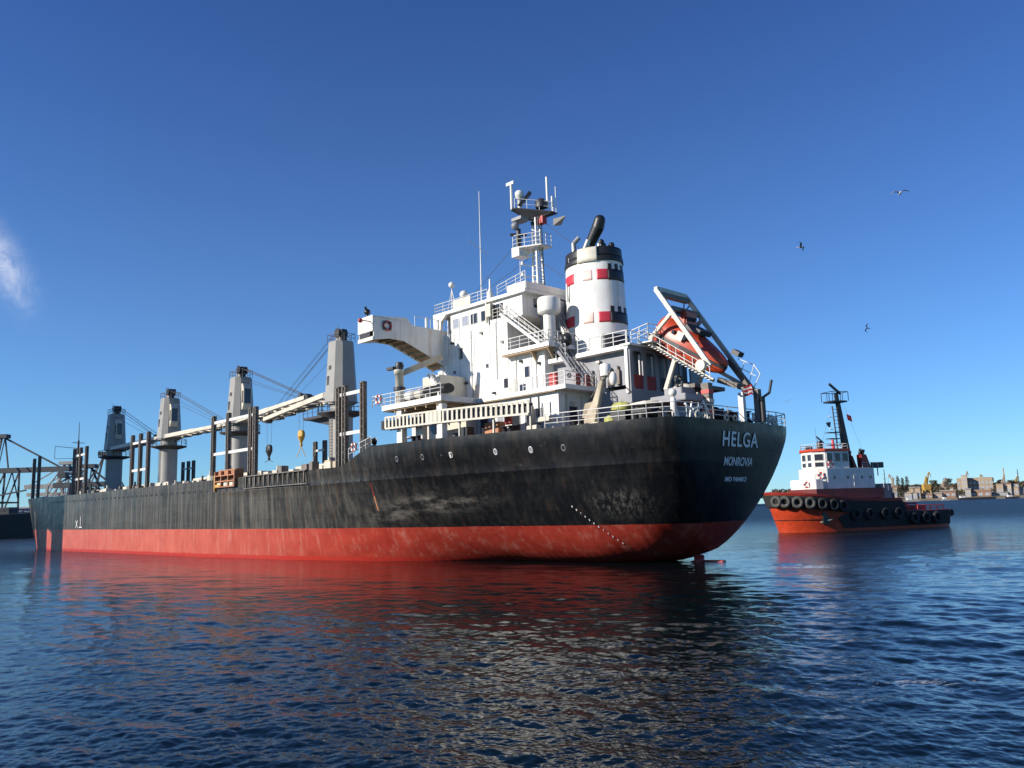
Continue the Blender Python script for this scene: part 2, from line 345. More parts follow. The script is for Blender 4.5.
# ------------------------------------------------------------------ water: one sheet out to the horizon with real waves near by
def build_water():
    # rows spaced evenly as the eye sees them, so that the ripples near by are real relief
    rows = CAM_H*F_PX/np.linspace(470, 5, 1150); rows = np.concatenate([np.linspace(.5, rows[0], 14, endpoint=False), rows, rows[-1]*(9000/rows[-1])**np.linspace(.02, 1, 50)])
    ang = np.radians(np.concatenate([np.linspace(90+64, 90+37, 110, endpoint=False), np.linspace(90+37, 90-37, 1350), np.linspace(90-37, 90-64, 111)[1:]]))
    r = rows; nr, na = len(r), len(ang)
    Rr, Aa = np.meshgrid(r.astype(np.float32), ang.astype(np.float32), indexing='ij'); X = Rr*np.cos(Aa); Y = Rr*np.sin(Aa); Zz = np.zeros_like(X)
    cellr = np.gradient(r)[:, None]; cella = r[:, None]*np.abs(np.gradient(ang))[None, :]
    cell = np.maximum(cellr, cella).astype(np.float32)
    g = np.random.default_rng(5)
    calm = .88+.34*np.sin(X*.045+1.3*np.sin(Y*.031))*np.sin(Y*.052+np.sin(X*.027))+.22*np.sin(X*.21+Y*.13+np.sin(Y*.17))
    wash = np.exp(-(((X-26)/15)**2+((Y-55)/9)**2))+.8*np.exp(-(((X-16)/12)**2+((Y-24)/14)**2))
    for i in range(170):
        u = (i+g.random())/170; lam = .10*(11/.10)**u; th = math.radians(235+g.normal()*42); k = 2*math.pi/lam
        slope = (.0175 if lam < .8 else .0175*(.8/lam)**.8)*(.6+.8*g.random())
        amp = slope/k; att = np.clip((lam/cell-2.2)/2.5, 0, 1); rmax = np.nonzero(att.max(1) > 0)[0]
        if len(rmax) == 0: continue
        m = slice(0, rmax[-1]+1)
        ph = k*(X[m]*math.cos(th)+Y[m]*math.sin(th))+g.random()*6.28+.8*np.sin(X[m]*.11*k**.3+Y[m]*.07*k**.3+i)
        w = np.sin(ph); Zz[m] += (att*amp)[m]*(w+.28*np.cos(2*ph))*((1+1.3*wash[m]) if lam > 1.5 else 1)*calm[m]
    Zz[-1, :] = 0
    v = np.stack([X, Y, Zz], -1).reshape(-1, 3)
    i = np.arange(nr-1)[:, None]*na+np.arange(na-1)[None, :]
    f = np.stack([i, i+na, i+na+1, i+1], -1).reshape(-1, 4)[:, ::-1]
    me = bpy.data.meshes.new('water'); me.vertices.add(len(v)); me.vertices.foreach_set('co', v.ravel().astype(np.float32))
    me.loops.add(f.size); me.loops.foreach_set('vertex_index', f.ravel().astype(np.int32))
    me.polygons.add(len(f)); me.polygons.foreach_set('loop_start', (np.arange(len(f))*4).astype(np.int32))
    me.polygons.foreach_set('loop_total', np.full(len(f), 4, np.int32)); me.polygons.foreach_set('use_smooth', np.ones(len(f), bool))
    me.update(); me.validate(); me.materials.append(M['water'])
    o = bpy.data.objects.new('water', me); COL.objects.link(o); tag(o, 'dark blue rippled harbour water', 'water', kind='structure')
    return o
build_water()

# ------------------------------------------------------------------ the cargo ship (local X forward from the transom, Y to port, Z up from the water)
SHIP_AZ = math.radians(90+44.05); SHIP_O = (17.17, 62.80, 0)
ship = empty('cargo_ship', SHIP_O, SHIP_AZ, 'long black and red cargo ship with four deck cranes and HELGA on its stern', 'cargo ship')
def S(x, y, z):                                     # ship coordinates to the world, for things that stand on the ship
    c, s = math.cos(SHIP_AZ), math.sin(SHIP_AZ)
    return Vector((SHIP_O[0]+c*x-s*y, SHIP_O[1]+s*x+c*y, z))
LSH = 168.0
def tx(z): return .06*max(0, 10.5-z)+.028*max(0, 10.5-z)**2
def ip(x, xs, ys): return float(np.interp(x, xs, ys))
def deck_half(L):
    return ip(L, (0, .35, .9, 2.1, 4.3, 7.7, 11, 15, 21, 28, 34), (6.4, 7.9, 8.4, 8.85, 9.25, 9.75, 10.45, 11.3, 12.45, 12.95, 13.0))
def half(L, z):
    b = deck_half(L)
    if L < 62:
        zb = ip(L, (0, 3, 8, 15, 19.4, 23.5, 31, 45, 62), (.80, .08, -.35, -.6, -.65, -1.1, -3, -6, -9))
        p = ip(L, (0, 3, 8, 15, 19.4, 23.5, 31, 45, 62), (.54, .38, .30, .33, .37, .33, .25, .10, .0))
        if z <= zb: return 0.0
        q = min(1, (z-zb)/(9.6-zb))
        b *= max(0.0, q)**p
    if L > 122:
        zz = max(0, min(1.05, z/9)); end = 161.5+6.5*zz
        t = (L-122)/(LSH-122); pp = 2.9+.9*zz; b *= max(0, 1-t**pp)
    return b
def lx(L, z):
    zz = max(0, min(1.1, z/9)); x = L
    if L < 14: x += tx(z)*(1-L/14)
    if L > 122: x = 122+(L-122)/(LSH-122)*(161.5+6.5*zz-122)
    return x
def top(L):
    if L < 29.6: return 10.5
    if L < 35.8:
        t = (L-29.6)/6.2; t = t*t*(3-2*t); return 10.5-1.55*t
    return 8.95+ip(L, (36, 120, 168), (0, .15, .6))
def build_hull():
    Ls = [0, .35, .9, 2.1, 3.2, 4.3, 6, 7.7, 9.3, 11, 13, 15, 17, 19.4, 21.5, 23.5, 26, 28, 29.6]+[29.6+6.2*i/14 for i in range(1, 15)]+list(np.arange(38, 122, 4))+list(122+46*(np.linspace(0, 1, 34)**.8))
    fr = [-2.5, -1.2, -.3, .2, .6, 1.0, 1.4, 1.8, 2.3, 2.9, 3.5, 4.2, 5.0, 5.8, 6.6, 7.35, 7.4, 7.46, 7.52, 8.2]
    vs = []; nz = len(fr)+4
    for L in Ls:
        tp = top(L); zs = fr+[8.2+(tp-8.2)*k/4 for k in range(1, 5)]
        for z in zs:
            zb = ip(L, (0, 3, 8, 15, 19.4, 23.5, 31, 45, 62), (.80, .08, -.35, -.6, -.65, -1.1, -3, -6, -9)) if L < 62 else -9
            zz = max(z, zb+1e-4)
            b = half(L, zz)
            if 7.38 < z < 7.5 and L < 62: b += .026               # raised sheer strake weld
            vs.append((lx(L, zz), b, zz))
    fs = []
    for i in range(len(Ls)-1):
        for j in range(nz-1):
            fs.append((i*nz+j, i*nz+j+1, (i+1)*nz+j+1, (i+1)*nz+j))
    n = len(vs); mb = MB(); mb.add(vs, fs, True); mb.add([(x, -y, z) for x, y, z in vs], [f[::-1] for f in fs], True)
    for j in range(nz-1):                                         # transom strips
        mb.add([vs[j], vs[j+1], (vs[j+1][0], -vs[j+1][1], vs[j+1][2]), (vs[j][0], -vs[j][1], vs[j][2])], [(0, 1, 2, 3)], True)
    # flat top rim and inner faces give the bulwark its thickness
    for i in range(len(Ls)-1):
        a0 = vs[i*nz+nz-1]; a1 = vs[(i+1)*nz+nz-1]; t = .12
        for s_ in (1, -1):
            q = [(a0[0], s_*a0[1], a0[2]), (a1[0], s_*a1[1], a1[2]), (a1[0], s_*max(0, a1[1]-t), a1[2]), (a0[0], s_*max(0, a0[1]-t), a0[2])]
            mb.add(q, [(0, 1, 2, 3) if s_ > 0 else (3, 2, 1, 0)])
            lo = 10.3 if a0[2] > 10.4 else 8.4
            ya = max(0, half(Ls[i], lo)-t); yb = max(0, half(Ls[i+1], lo)-t)
            q2 = [q[3], q[2], (q[2][0], s_*min(abs(q[2][1]), yb), min(lo, q[2][2])), (q[3][0], s_*min(abs(q[3][1]), ya), min(lo, q[3][2]))]
            mb.add(q2, [(0, 1, 2, 3) if s_ > 0 else (3, 2, 1, 0)])
    me = bpy.data.meshes.new('hull'); me.from_pydata(mb.v, [], mb.f); me.polygons.foreach_set('use_smooth', mb.sm); me.materials.append(M['hull'])
    bm = bmesh.new(); bm.from_mesh(me); bmesh.ops.remove_doubles(bm, verts=bm.verts, dist=2e-4)
    bmesh.ops.dissolve_degenerate(bm, edges=bm.edges, dist=1e-4); bmesh.ops.recalc_face_normals(bm, faces=bm.faces)
    for e in bm.edges:
        if len(e.link_faces) == 2 and e.calc_face_angle(0) > .5: e.smooth = False
    bm.to_mesh(me); bm.free()
    o = bpy.data.objects.new('hull', me); COL.objects.link(o); o.parent = ship; return o
hull = build_hull()
def deck_poly(L0, L1, z, inset=.15, n=40):
    Ls = [L0+(L1-L0)*i/n for i in range(n+1)]
    pts = [(lx(L, z), max(0.01, half(L, z)-inset)) for L in Ls]
    return [(x, y, z) for x, y in pts]+[(x, -y, z) for x, y in pts[::-1]]
mb = MB(); mb.prism(deck_poly(.3, 31, 10.25), (0, 0, .12)); mb.prism(deck_poly(29, 166, 7.7), (0, 0, .1)); mb.box(30.8, 31, -12.0, 12.0, 7.8, 10.3)
mb.build('deck', M['deck'], ship)

def P(name, m, mb, parent=ship, bevel=0): return mb.build(name, M[m] if isinstance(m, str) else m, parent, bevel)
def hn(L, z):                                        # outward horizontal normal of the port side
    d = (half(L+.3, z)-half(L-.3, z))/.6; n = Vector((-d, 1, 0)); return n.normalized()

# bow: bulwark cap, forecastle gear
# freeing ports along the bulwark foot
fp0 = None; k = 0; L = 31.6
mbp = MB(); mbp.box(-.36, .36, -.03, .03, -.14, .14)
while L < 128:
    if 41 < L < 55: L += 1; continue
    w = .36
    if fp0 is None: o = fp0 = mbp.build('freeing_port', M['black'], ship)
    else: o = fp0.copy(); COL.objects.link(o); o.parent = ship
    zc = 7.42+.0062*(L-30)+.12; n = hn(L, zc)
    o.location = (lx(L, zc), half(L, zc)+.0, zc); o.rotation_euler = (0, 0, math.atan2(-n.x, n.y)); o.scale = (.75 if L < 41 else 1, 1, 1 if L > 41 else .9)
    L += 1.12 if L < 41 else 1.75
# stiffened open bulwark amidships
mb = MB()
for i in range(13):
    x = 41.6+i*1.05; mb.box(x-.06, x+.06, 12.99, 13.14, 7.75, 8.98)
mb.box(41.2, 54.6, 13.0, 13.2, 8.93, 9.03); mb.box(41.2, 54.6, 12.99, 13.10, 7.62, 7.7)
P('bulwark_stiffener', 'post', mb)
mb = MB()
for i in range(12):
    x = 41.7+i*1.05
    if i % 3 != 1: mb.box(x+.25, x+.85, 12.99, 13.03, 7.78, 8.15)
P('bulwark_opening', 'black', mb)
# mooring openings and marks on the hull
def outward(L, z):                                   # full 3-D normal of the port side
    e = .15; dL = Vector((lx(L+e, z)-lx(L-e, z), half(L+e, z)-half(L-e, z), 0)); dz = Vector((lx(L, z+e)-lx(L, z-e), half(L, z+e)-half(L, z-e), 2*e))
    n = dL.cross(dz); return n.normalized() if n.y > 0 else -n.normalized()
for x, z, w in ((26.4, 9.12, 0), (23.1, 9.08, 0), (19.8, 9.05, 1), (15.3, 9.0, 2), (12.0, 8.95, 2), (9.1, 8.9, 0)):
    n = outward(x, z); b_ = half(x, z)
    m1 = MB(); m1.torus((0, 0, 0), .17, .035, 'Y', 18, 6); r_ = P('fairlead', 'grey' if not w else 'white2', m1); r_.location = Vector((lx(x, z), b_, z))+n*.03; r_.rotation_euler = n.to_track_quat('Y', 'Z').to_euler(); r_.scale = (1, 1, 1.35)
    m1 = MB(); m1.lathe((0, 0, 0), [(.16, -.02), (.16, .015)], 18, 'Y'); q = P('opening', 'black' if w < 2 else 'grey', m1, r_)
    if w == 1:
        m1 = MB(); m1.obox((.08, .03, 0), (.14, .04, .36)); P('rim_plate', 'white', m1, r_)
for z0, z1, m_, nm in ((4.7, 6.0, 'oranged', 'pilot_mark'), (6.0, 7.2, 'tugred', 'pilot_mark_stripe')):
    m1 = MB(); n_ = 8; w_ = .09 if nm == 'pilot_mark' else .045
    zz_ = [z0+(z1-z0)*k/n_ for k in range(n_+1)]
    for za, zb in zip(zz_[:-1], zz_[1:]): m1.add([(31-w_, half(31-w_, za)+.02, za), (31+w_, half(31+w_, za)+.02, za), (31+w_, half(31+w_, zb)+.02, zb), (31-w_, half(31-w_, zb)+.02, zb)], [(0, 1, 2, 3)])
    P(nm, m_, m1)
def text(s, size, loc, xdir, ydir, m, name='lettering', parent=ship, extrude=.01, spacing=1.0, bold=0.0, sx=1.0):
    cu = bpy.data.curves.new(name, 'FONT'); cu.body = s; cu.size = size; cu.align_x = 'CENTER'; cu.align_y = 'CENTER'; cu.extrude = extrude; cu.space_character = spacing; cu.offset = bold
    tmp = bpy.data.objects.new('tmp', cu); COL.objects.link(tmp)
    bpy.context.view_layer.update()
    me = bpy.data.meshes.new_from_object(tmp.evaluated_get(bpy.context.evaluated_depsgraph_get())); bpy.data.objects.remove(tmp)
    me.name = name; me.materials.clear(); me.materials.append(m)
    o = bpy.data.objects.new(name, me); COL.objects.link(o); o.parent = parent
    x = Vector(xdir).normalized(); y = Vector(ydir).normalized(); z = x.cross(y); y = z.cross(x)
    o.matrix_local = Matrix(((x.x*sx, y.x, z.x, loc[0]), (x.y*sx, y.y, z.y, loc[1]), (x.z*sx, y.z, z.z, loc[2]), (0, 0, 0, 1))); return o
M['letter'] = mat('white_letter_paint', (.80, .80, .80), .5, dirt=.15, dscale=2)
for s, sz, z, sp_, b_, sx, nm in (('HELGA', 1.58, 9.08, 1.14, .02, .94, 'ship_name_lettering'), ('MONROVIA', .95, 7.45, 1.0, .008, .80, 'home_port_lettering'), ('IMO 8404062', .50, 6.15, 1.1, .012, 1.0, 'registry_number_lettering')):
    text(s, sz, (tx(z)-.05, -.15, z), (0, -1, 0), Vector((-(.06+.056*(10.5-z)), 0, 1)), M['letter'], nm, spacing=sp_, bold=b_, sx=sx)
# draft marks climb the curved quarter
for i in range(12):
    t = i/11; L_ = 9.6-3.7*t; z = 4.5-2.9*t; n = outward(L_, z); b_ = half(L_, z)
    dL = Vector((lx(L_+.1, z)-lx(L_-.1, z), half(L_+.1, z)-half(L_-.1, z), 0))
    text(str(60-2*i)[-1], .19, Vector((lx(L_, z), b_, z))+n*.02, -dL, n.cross(-dL)*-1 if n.cross(-dL).z < 0 else n.cross(-dL), M['letter'], 'draft_mark', bold=.01)
# bulbous bow symbol far forward
m1 = MB()
for p, q in (((113.2, 13.02, 3.75), (112.2, 13.02, 4.9)), ((112.2, 13.02, 3.75), (113.2, 13.02, 4.9)), ((110.8, 13.02, 3.75), (110.8, 13.02, 5.5)), ((110.1, 13.02, 3.8), (111.5, 13.02, 3.8))): m1.beam(p, q, .13)
P('bow_thruster_mark', 'letter', m1)
# rudder head and stern frame just above the water
m1 = MB(); m1.prism([(1.6, -.25, -2), (5.4, -.25, -2), (5.2, -.25, -.05), (4.6, -.25, .10), (2.1, -.25, .12)], (0, .5, 0)); m1.tube((4.2, .2, -.5), (4.2, .2, .5), .4, n=12)
P('rudder', 'tugred', m1, bevel=.05)

# hatch covers and coamings, deck clutter
for i, (x0, x1) in enumerate(((38, 51.5), (59, 79), (87, 106), (113.5, 132), (139.5, 152))):
    w = 8.6 if i < 4 else 6.0
    c = MB(); c.box(x0, x1, -w, w, 7.8, 9.25)
    for k in range(int((x1-x0)/1.6)+1):
        x = x0+.4+k*1.6
        for s_ in (-1, 1): c.box(x-.07, x+.07, s_*w, s_*(w+.35), 7.9, 9.2)
    co = P('hatch_coaming', 'cream', c)
    h = MB(); n = 4
    for k in range(n):
        a0 = x0+.2+(x1-x0-.4)*k/n; a1 = x0+.2+(x1-x0-.4)*(k+1)/n-.12; h.box(a0, a1, -w-.1, w+.1, 9.25, 9.95)
        h.box(a0+.5, a1-.5, w+.1, w+.22, 9.4, 9.8)
    P('hatch_cover', 'creamlt', h, co)
g = random.Random(4)
x = 37.2
while x < 128:
    w = g.uniform(.4, 1.5); h = g.uniform(1.45, 2.15); y = g.uniform(10.3, 11.4)
    if not any(abs(x-q) < 1.6 for q in (55.5, 83, 109.6)):
        lk = g.random() < .72; dm = MB(); dd = g.uniform(.4, .9); dm.box(x, x+w, y, y+dd, 7.8, 7.8+h)
        if g.random() < .4: dm.tube((x+w/2, y+dd/2, 7.7+h), (x+w/2, y+dd/2, 8.1+h+.2), .14, n=8)
        P('deck_locker' if lk else 'deck_fitting', 'creamlt' if lk else 'post', dm)
    x += w+g.uniform(.5, 2.2)
m1 = MB()
for x in (37, 38.6, 40.2): m1.box(x, x+1.1, 9.2, 11.0, 7.8, 9.6+.12*(x-37))
P('ventilator_box', 'cream', m1, bevel=.06)
# rust coloured pallet frame hanging on the bulwark by the third post group
m1 = MB()
for z in (8.0, 8.65, 9.3): m1.box(56.6, 61.8, 12.2, 13.3, z, z+.13)
for x in (56.6, 58.2, 60.0, 61.6): m1.box(x, x+.16, 12.2, 13.32, 8.0, 9.9)
m1.box(57.0, 61.4, 12.0, 13.0, 9.43, 10.05)
P('pallet_frame', 'oranged', m1)
m1 = MB(); m1.box(61.85, 62.05, 12.4, 13.25, 7.6, 9.5); m1.box(60.2, 61.5, 12.5, 13.34, 8.1, 8.35); P('platform_bracket', 'ochre', m1)
m1 = MB()
for x in (57.2, 58.7, 60.4): m1.box(x, x+.9, 12.6, 13.2, 8.14, 8.55)
P('stored_crate', 'creamlt', m1, bevel=.03)

# log stanchions
def stanchion(x, y, ztop, m='post', w=.62):
    b_ = MB(); zb = 7.8
    for dx in (-w/2+.08, w/2-.08): b_.box(x+dx-.08, x+dx+.08, y-.22, y+.22, zb, ztop)
    b_.box(x-w/2, x+w/2, y-.05, y+.05, zb, ztop)
    b_.box(x-w/2, x+w/2, y-.22, y+.22, ztop-.12, ztop)
    for k in range(int((ztop-zb)/.75)): b_.box(x-w/2, x+w/2, y-.16, y+.16, zb+.4+k*.75, zb+.46+k*.75)
    o = P('log_stanchion', m, b_)
    r_ = MB()
    for k in range(int((ztop-zb)/.4)): r_.tube((x-w/2-.12, y+.25, zb+.3+k*.4), (x-w/2+.12, y+.25, zb+.3+k*.4), .02, n=4)
    for dx in (-.12, .12): r_.tube((x-w/2+dx, y+.25, zb), (x-w/2+dx, y+.25, ztop), .02, n=4)
    P('rung_ladder', 'wire', r_, o)
for xs, bars in (((33.4, 36.6, 37.7), 1), ((55.3, 56.4, 62.2, 66.3), 1), ((87.6, 90.6, 93.8), 1), ((114.6, 117.6, 120.8), 1), ((139.6, 146, 151.5), 0)):
    for x in xs: stanchion(x, half(x, 9)-.6 if x > 125 else 11.5, 17.05)
    if bars:
        for z in (16.0 if xs[0] < 80 else 15.6, 12.1 if xs[0] < 80 else 11.6):
            b_ = MB(); b_.box(xs[0]+.3, xs[-1]-.3, 11.42, 11.62, z, z+.34); P('cross_bar', 'white2', b_)
for xs in ((78.3, 81.1), (126.4, 128.8, 131.4), (55, 58)):
    for x in xs:
        stanchion(x, -11.5, 15.9, w=.75)
    b_ = MB(); b_.box(xs[0], xs[-1], -11.55, -11.35, 14.3, 14.6); P('cross_bar', 'white2', b_)

# deck cranes
def crane(x, jib_root, jib_tip, jib_z, aft, hook):
    ap = -1 if aft else 1                              # jib points aft or forward
    t = MB()
    t.lathe((x, 0, 0), [(1.55, 7.8), (1.45, 9), (1.45, 16.75)], 32)
    t.lathe((x, 0, 0), [(1.35, 16.9), (1.35, 18.2)], 32)
    pt = P('deck_crane', 'crane', t)
    lad = MB()
    for k in range(22): lad.beam((x+.25, 1.53, 8.4+k*.38), (x-.25, 1.53, 8.4+k*.38), .05)
    lad.beam((x+.25, 1.55, 8), (x+.25, 1.55, 16.8), .05); lad.beam((x-.25, 1.55, 8), (x-.25, 1.55, 16.8), .05); P('ladder', 'post', lad, pt)
    h = MB()
    def sec(z, w, c, l0, l1): return [(x+l0+c, -w, z), (x+l1-c, -w, z), (x+l1, -w+c, z), (x+l1, w-c, z), (x+l1-c, w, z), (x+l0+c, w, z), (x+l0, w-c, z), (x+l0, -w+c, z)]
    topz = 25.2 if aft else 26.0
    a0 = sec(18.2, 1.75, .80, -1.8, 1.8); a1 = sec(topz, 1.3, .62, -1.45, 1.45)
    h.add(a0+a1, [tuple(range(8))[::-1], tuple(range(8, 16))]+[(i, (i+1) % 8, 8+(i+1) % 8, 8+i) for i in range(8)])
    h.lathe((x, 0, 0), [(1.7, 18.05), (1.7, 18.3)], 24)
    hs = P('crane_housing', 'crane', h, pt)
    # platform round the post
    pl = MB(); R_ = 2.9
    pl.lathe((x, 0, 0), [(1.4, 16.4), (R_, 16.85), (R_, 17.0), (1.4, 17.0)], 24)
    pts = [(x+(R_-.08)*math.cos(i*math.pi/8), (R_-.08)*math.sin(i*math.pi/8), 17.0) for i in range(17)]
    pl.rail(pts, 1.1, 1.2, .035, 2)
    if not aft: pl.box(x+2.5, x+7.2, -1.2, 1.2, 16.7, 17.0); pl.rail([(x+2.5, 1.2, 17), (x+7.2, 1.2, 17)], 1.1, 1.2, .035, 2); pl.prism([(x+2.0, -.2, 16.7), (x+7.2, -.2, 16.7), (x+2.0, -.2, 15.6)], (0, .4, 0))
    P('platform', 'dark', pl, pt)
    # head with sheaves
    hd = MB(); hd.prism([(x-.62, -.5, topz), (x+.62, -.5, topz), (x+.38, -.5, topz+1.25), (x-.30, -.5, topz+1.25)], (0, 1.0, 0)); P('crane_head', 'crane', hd, pt, bevel=.05)
    sh = MB()
    for yy in (-.55, 0, .55): sh.lathe((x+.15*ap-.1, yy, topz+1.15), [(.60, -.09), (.60, .09)], 20, 'Y')
    sh.box(x-.75, x-.35, -.35, .35, topz, topz+1.6); P('sheave', 'black', sh, pt)
    rl = MB(); rl.rail([(x+1.3, 1.2, topz), (x-1.3, 1.2, topz), (x-1.3, -1.2, topz), (x+1.3, -1.2, topz), (x+1.3, 1.2, topz)], 1.0, .9, .03, 2)
    rl.tube((x-1.2, 1.2, topz), (x-1.2, 1.2, topz+1.9), .03); P('railing', 'post', rl, pt)
    if aft:                                             # cab and winch recess on the aft face
        cb = MB(); cb.prism([(x-1.74, -.55, 20.2), (x-1.50, -.55, 24.1), (x-2.0, -.55, 24.1), (x-2.35, -.55, 23.4), (x-2.35, -.55, 21.0), (x-2.0, -.55, 20.2)], (0, 1.25, 0)); cbo = P('operator_cab', 'creamlt', cb, pt, bevel=.04)
        gl = MB(); gl.box(x-2.39, x-2.36, -.40, .55, 21.1, 23.3); gl.box(x-2.2, x-1.85, .70, .73, 21.2, 23.0); P('cab_window', 'glass', gl, cbo)
    op = MB(); op.box(x+.25, x+.75, 1.50, 1.62, 20.3, 21.6); op.box(x-.1, x+.4, 1.44, 1.55, 22.4, 22.9); P('vent_opening', 'dark', op, pt)
    # jib: twin box girders with lattice ties, from its foot to its tip
    z0, z1 = jib_z; j = MB(); rx, tx_ = jib_root, jib_tip
    for s_ in (-1, 1):
        mid = (rx+(tx_-rx)*.5, s_*.95, z0+(z1-z0)*.5)
        j.beam((rx, s_*1.25, z0), mid, .42, .62); j.beam(mid, (tx_, s_*.45, z1), .42, .50)
    for k in range(9):
        f_ = k/8; xx = rx+(tx_-rx)*f_; yy = 1.25-.8*f_; zz = z0+(z1-z0)*f_; j.beam((xx, -yy, zz), (xx, yy, zz), .22)
        if k < 8: f2 = (k+1)/8; j.beam((xx, -yy, zz), (rx+(tx_-rx)*f2, 1.25-.8*f2, z0+(z1-z0)*f2), .14)
    jo = P('jib', 'creamlt', j, pt)
    jf = MB()
    for s_ in (-1, 1): jf.box(min(rx, x+ap*1.2), max(rx, x+ap*1.2), s_*1.25-.18, s_*1.25+.18, z0-.45, z0+.35)
    P('jib_foot', 'crane', jf, jo)
    gd = MB()
    for f_ in (.28, .46, .62, .80): xx = rx+(tx_-rx)*f_; gd.box(xx-.9, xx+.9, -.3, .5, z0+(z1-z0)*f_-.62, z0+(z1-z0)*f_-.42)
    P('jib_walkway', 'dark', gd, jo)
    tp = MB(); tp.lathe((tx_-ap*.2, 0, z1), [(.55, -.45), (.55, .45)], 18, 'Y'); tp.box(tx_-.7, tx_+.7, -.5, .5, z1-.35, z1+.25); tp.lathe((tx_-ap*1.4, 0, z1+.35), [(.4, -.5), (.4, .5)], 16, 'Y')
    P('jib_head_sheave', 'dark', tp, jo)
    w = MB()
    for yy in (-.45, -.25, .25, .45): w.tube((x+ap*.5, yy, topz+1.45), (tx_-ap*1.2, yy*1.1, z1+.5), .028, n=4)
    for yy in (-.3, .3): w.tube((x+ap*.9, yy*3, topz-.3), (tx_-ap*2.4, yy*1.4, z1+.3), .028, n=4)
    P('topping_wire', 'wire', w, jo)
    if hook:
        hx, zt, zb_, m_ = hook
        wi = MB()
        for yy in (-.2, .2): wi.tube((hx-.35 if yy < 0 else hx+.35, yy, z1), (hx+yy*.9, yy, zt+.2), .022, n=4)
        P('hoist_wire', 'wire', wi, jo)
        hb = MB(); hb.lathe((hx, 0, zt-.45), [(.30, -.22), (.62, -.2), (.62, .2), (.30, .22)], 18, 'Y'); hb.lathe((hx, 0, 0), [(.5, zt-.7), (.12, zt-1.6)], 12); hb.lathe((hx, 0, 0), [(.14, zt-2.0), (.22, zt-1.8), (.14, zt-1.6)], 10)
        for s_ in (-1, 1): hb.tube((hx, 0, zt-2.0), (hx+s_*.75, s_*.2, zb_), .05, n=5)
        P('hook_block', m_, hb, jo)
    return pt
crane(55.5, 57.4, 74.6, (19.4, 18.1), False, (74.0, 14.35, 12.1, 'dark'))
crane(83.0, 81.0, 63.5, (18.6, 19.9), True, (65.2, 15.6, 12.2, 'ochre'))
crane(109.6, 107.6, 86.6, (18.55, 18.6), True, None)
crane(136.0, 134.0, 113.5, (18.4, 18.75), True, None)

# foremast and forecastle gear
m1 = MB(); m1.tube((158.5, 0, 7.8), (158.5, 0, 22), .35, .2, 10); m1.tube((158.5, 0, 22), (158.5, 0, 26), .1, .05, 6)
for z in (15, 18, 21.5): m1.beam((158.5, -1.2, z), (158.5, 1.2, z), .12)
m1.beam((158.5, 0, 20.3), (158.5, 4.5, 20.6), .1); m1.beam((158.5, 4.5, 20.6), (158.5, 4.5, 18.0), .08); m1.beam((158.5, 4.5, 18.0), (158.5, 0, 18.2), .08)
P('foremast', 'dark', m1)
m1 = MB()
for x, y in ((152, 4), (155, -3), (157, 5)): m1.lathe((x, y, 9.0), [(.9, -1.1), (.9, 1.1)], 16, 'Y'); m1.box(x-1, x+1, y-1.6, y+1.6, 7.8, 8.8)
P('anchor_windlass', 'dark', m1)
m1 = MB(); m1.box(148, 151, 8, 9.4, 7.8, 9.75); m1.box(143, 146.5, 9, 10.2, 7.8, 9.7); P('mooring_box', 'white2', m1, bevel=.05)

# ------------------------------------------------------------------ accommodation block
def win(parent, x0, x1, y, z0, z1, m='glass', side='Y', fr=.05, s_=1):
    """framed window standing proud of a wall; side Y = wall faces port, X = wall faces aft"""
    f = MB(); g_ = MB()
    if side == 'Y':
        for a_, b_, c, d in ((x0-fr, x1+fr, z0-fr, z0), (x0-fr, x1+fr, z1, z1+fr), (x0-fr, x0, z0, z1), (x1, x1+fr, z0, z1)): f.box(a_, b_, y-.03, y+.05, c, d)
        g_.box(x0, x1, y-.02, y+.015, z0, z1)
    else:
        for a_, b_, c, d in ((x0-fr, x1+fr, z0-fr, z0), (x0-fr, x1+fr, z1, z1+fr), (x0-fr, x0, z0, z1), (x1, x1+fr, z0, z1)): f.box(y-.05, y+.03, a_, b_, c, d)
        g_.box(y-.015, y+.02, x0, x1, z0, z1)
    fo = f.build('window', M['grey'] if m != 'glassl' else M['white2'], parent); g_.build('pane', M[m], fo); return fo
# lower house (poop deck level)
b = MB(); b.box(10.9, 30, -8.4, 8.3, 10.3, 13.62)
low = P('lower_house', 'white', b)
b = MB(); b.box(20.6, 23.3, 8.3, 9.6, 10.3, 13.6); P('stair_casing', 'creamlt', b)
for x in (12.6, 13.9, 17.2): win(low, x, x+.75, 8.3, 10.45, 12.4, 'glassl')
for x in (15.3, 19.2, 24.6, 26.4, 28): win(low, x, x+.9, 8.3, 10.5, 12.5, 'glass')
# platform deck A: broad boat deck amidships, narrower beside the house, then round the stern of it
b = MB(); b.box(9.7, 20.2, -9.0, 8.75, 13.62, 13.98); b.box(20.2, 28.7, -12.7, 12.65, 13.60, 14.06)
P('boat_deck', 'white', b)
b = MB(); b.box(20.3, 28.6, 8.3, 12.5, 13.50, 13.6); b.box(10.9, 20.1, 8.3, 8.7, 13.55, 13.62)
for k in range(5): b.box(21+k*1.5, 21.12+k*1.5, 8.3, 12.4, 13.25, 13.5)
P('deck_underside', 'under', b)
for x, y in ((26.6, 12.0), (20.9, 12.0), (29.9, 12.0)):
    if x == 29.9: continue
    b = MB(); b.box(x-.36, x+.36, y-.3, y+.3, 10.4, 13.5); P('pillar', 'white', b, bevel=.03)
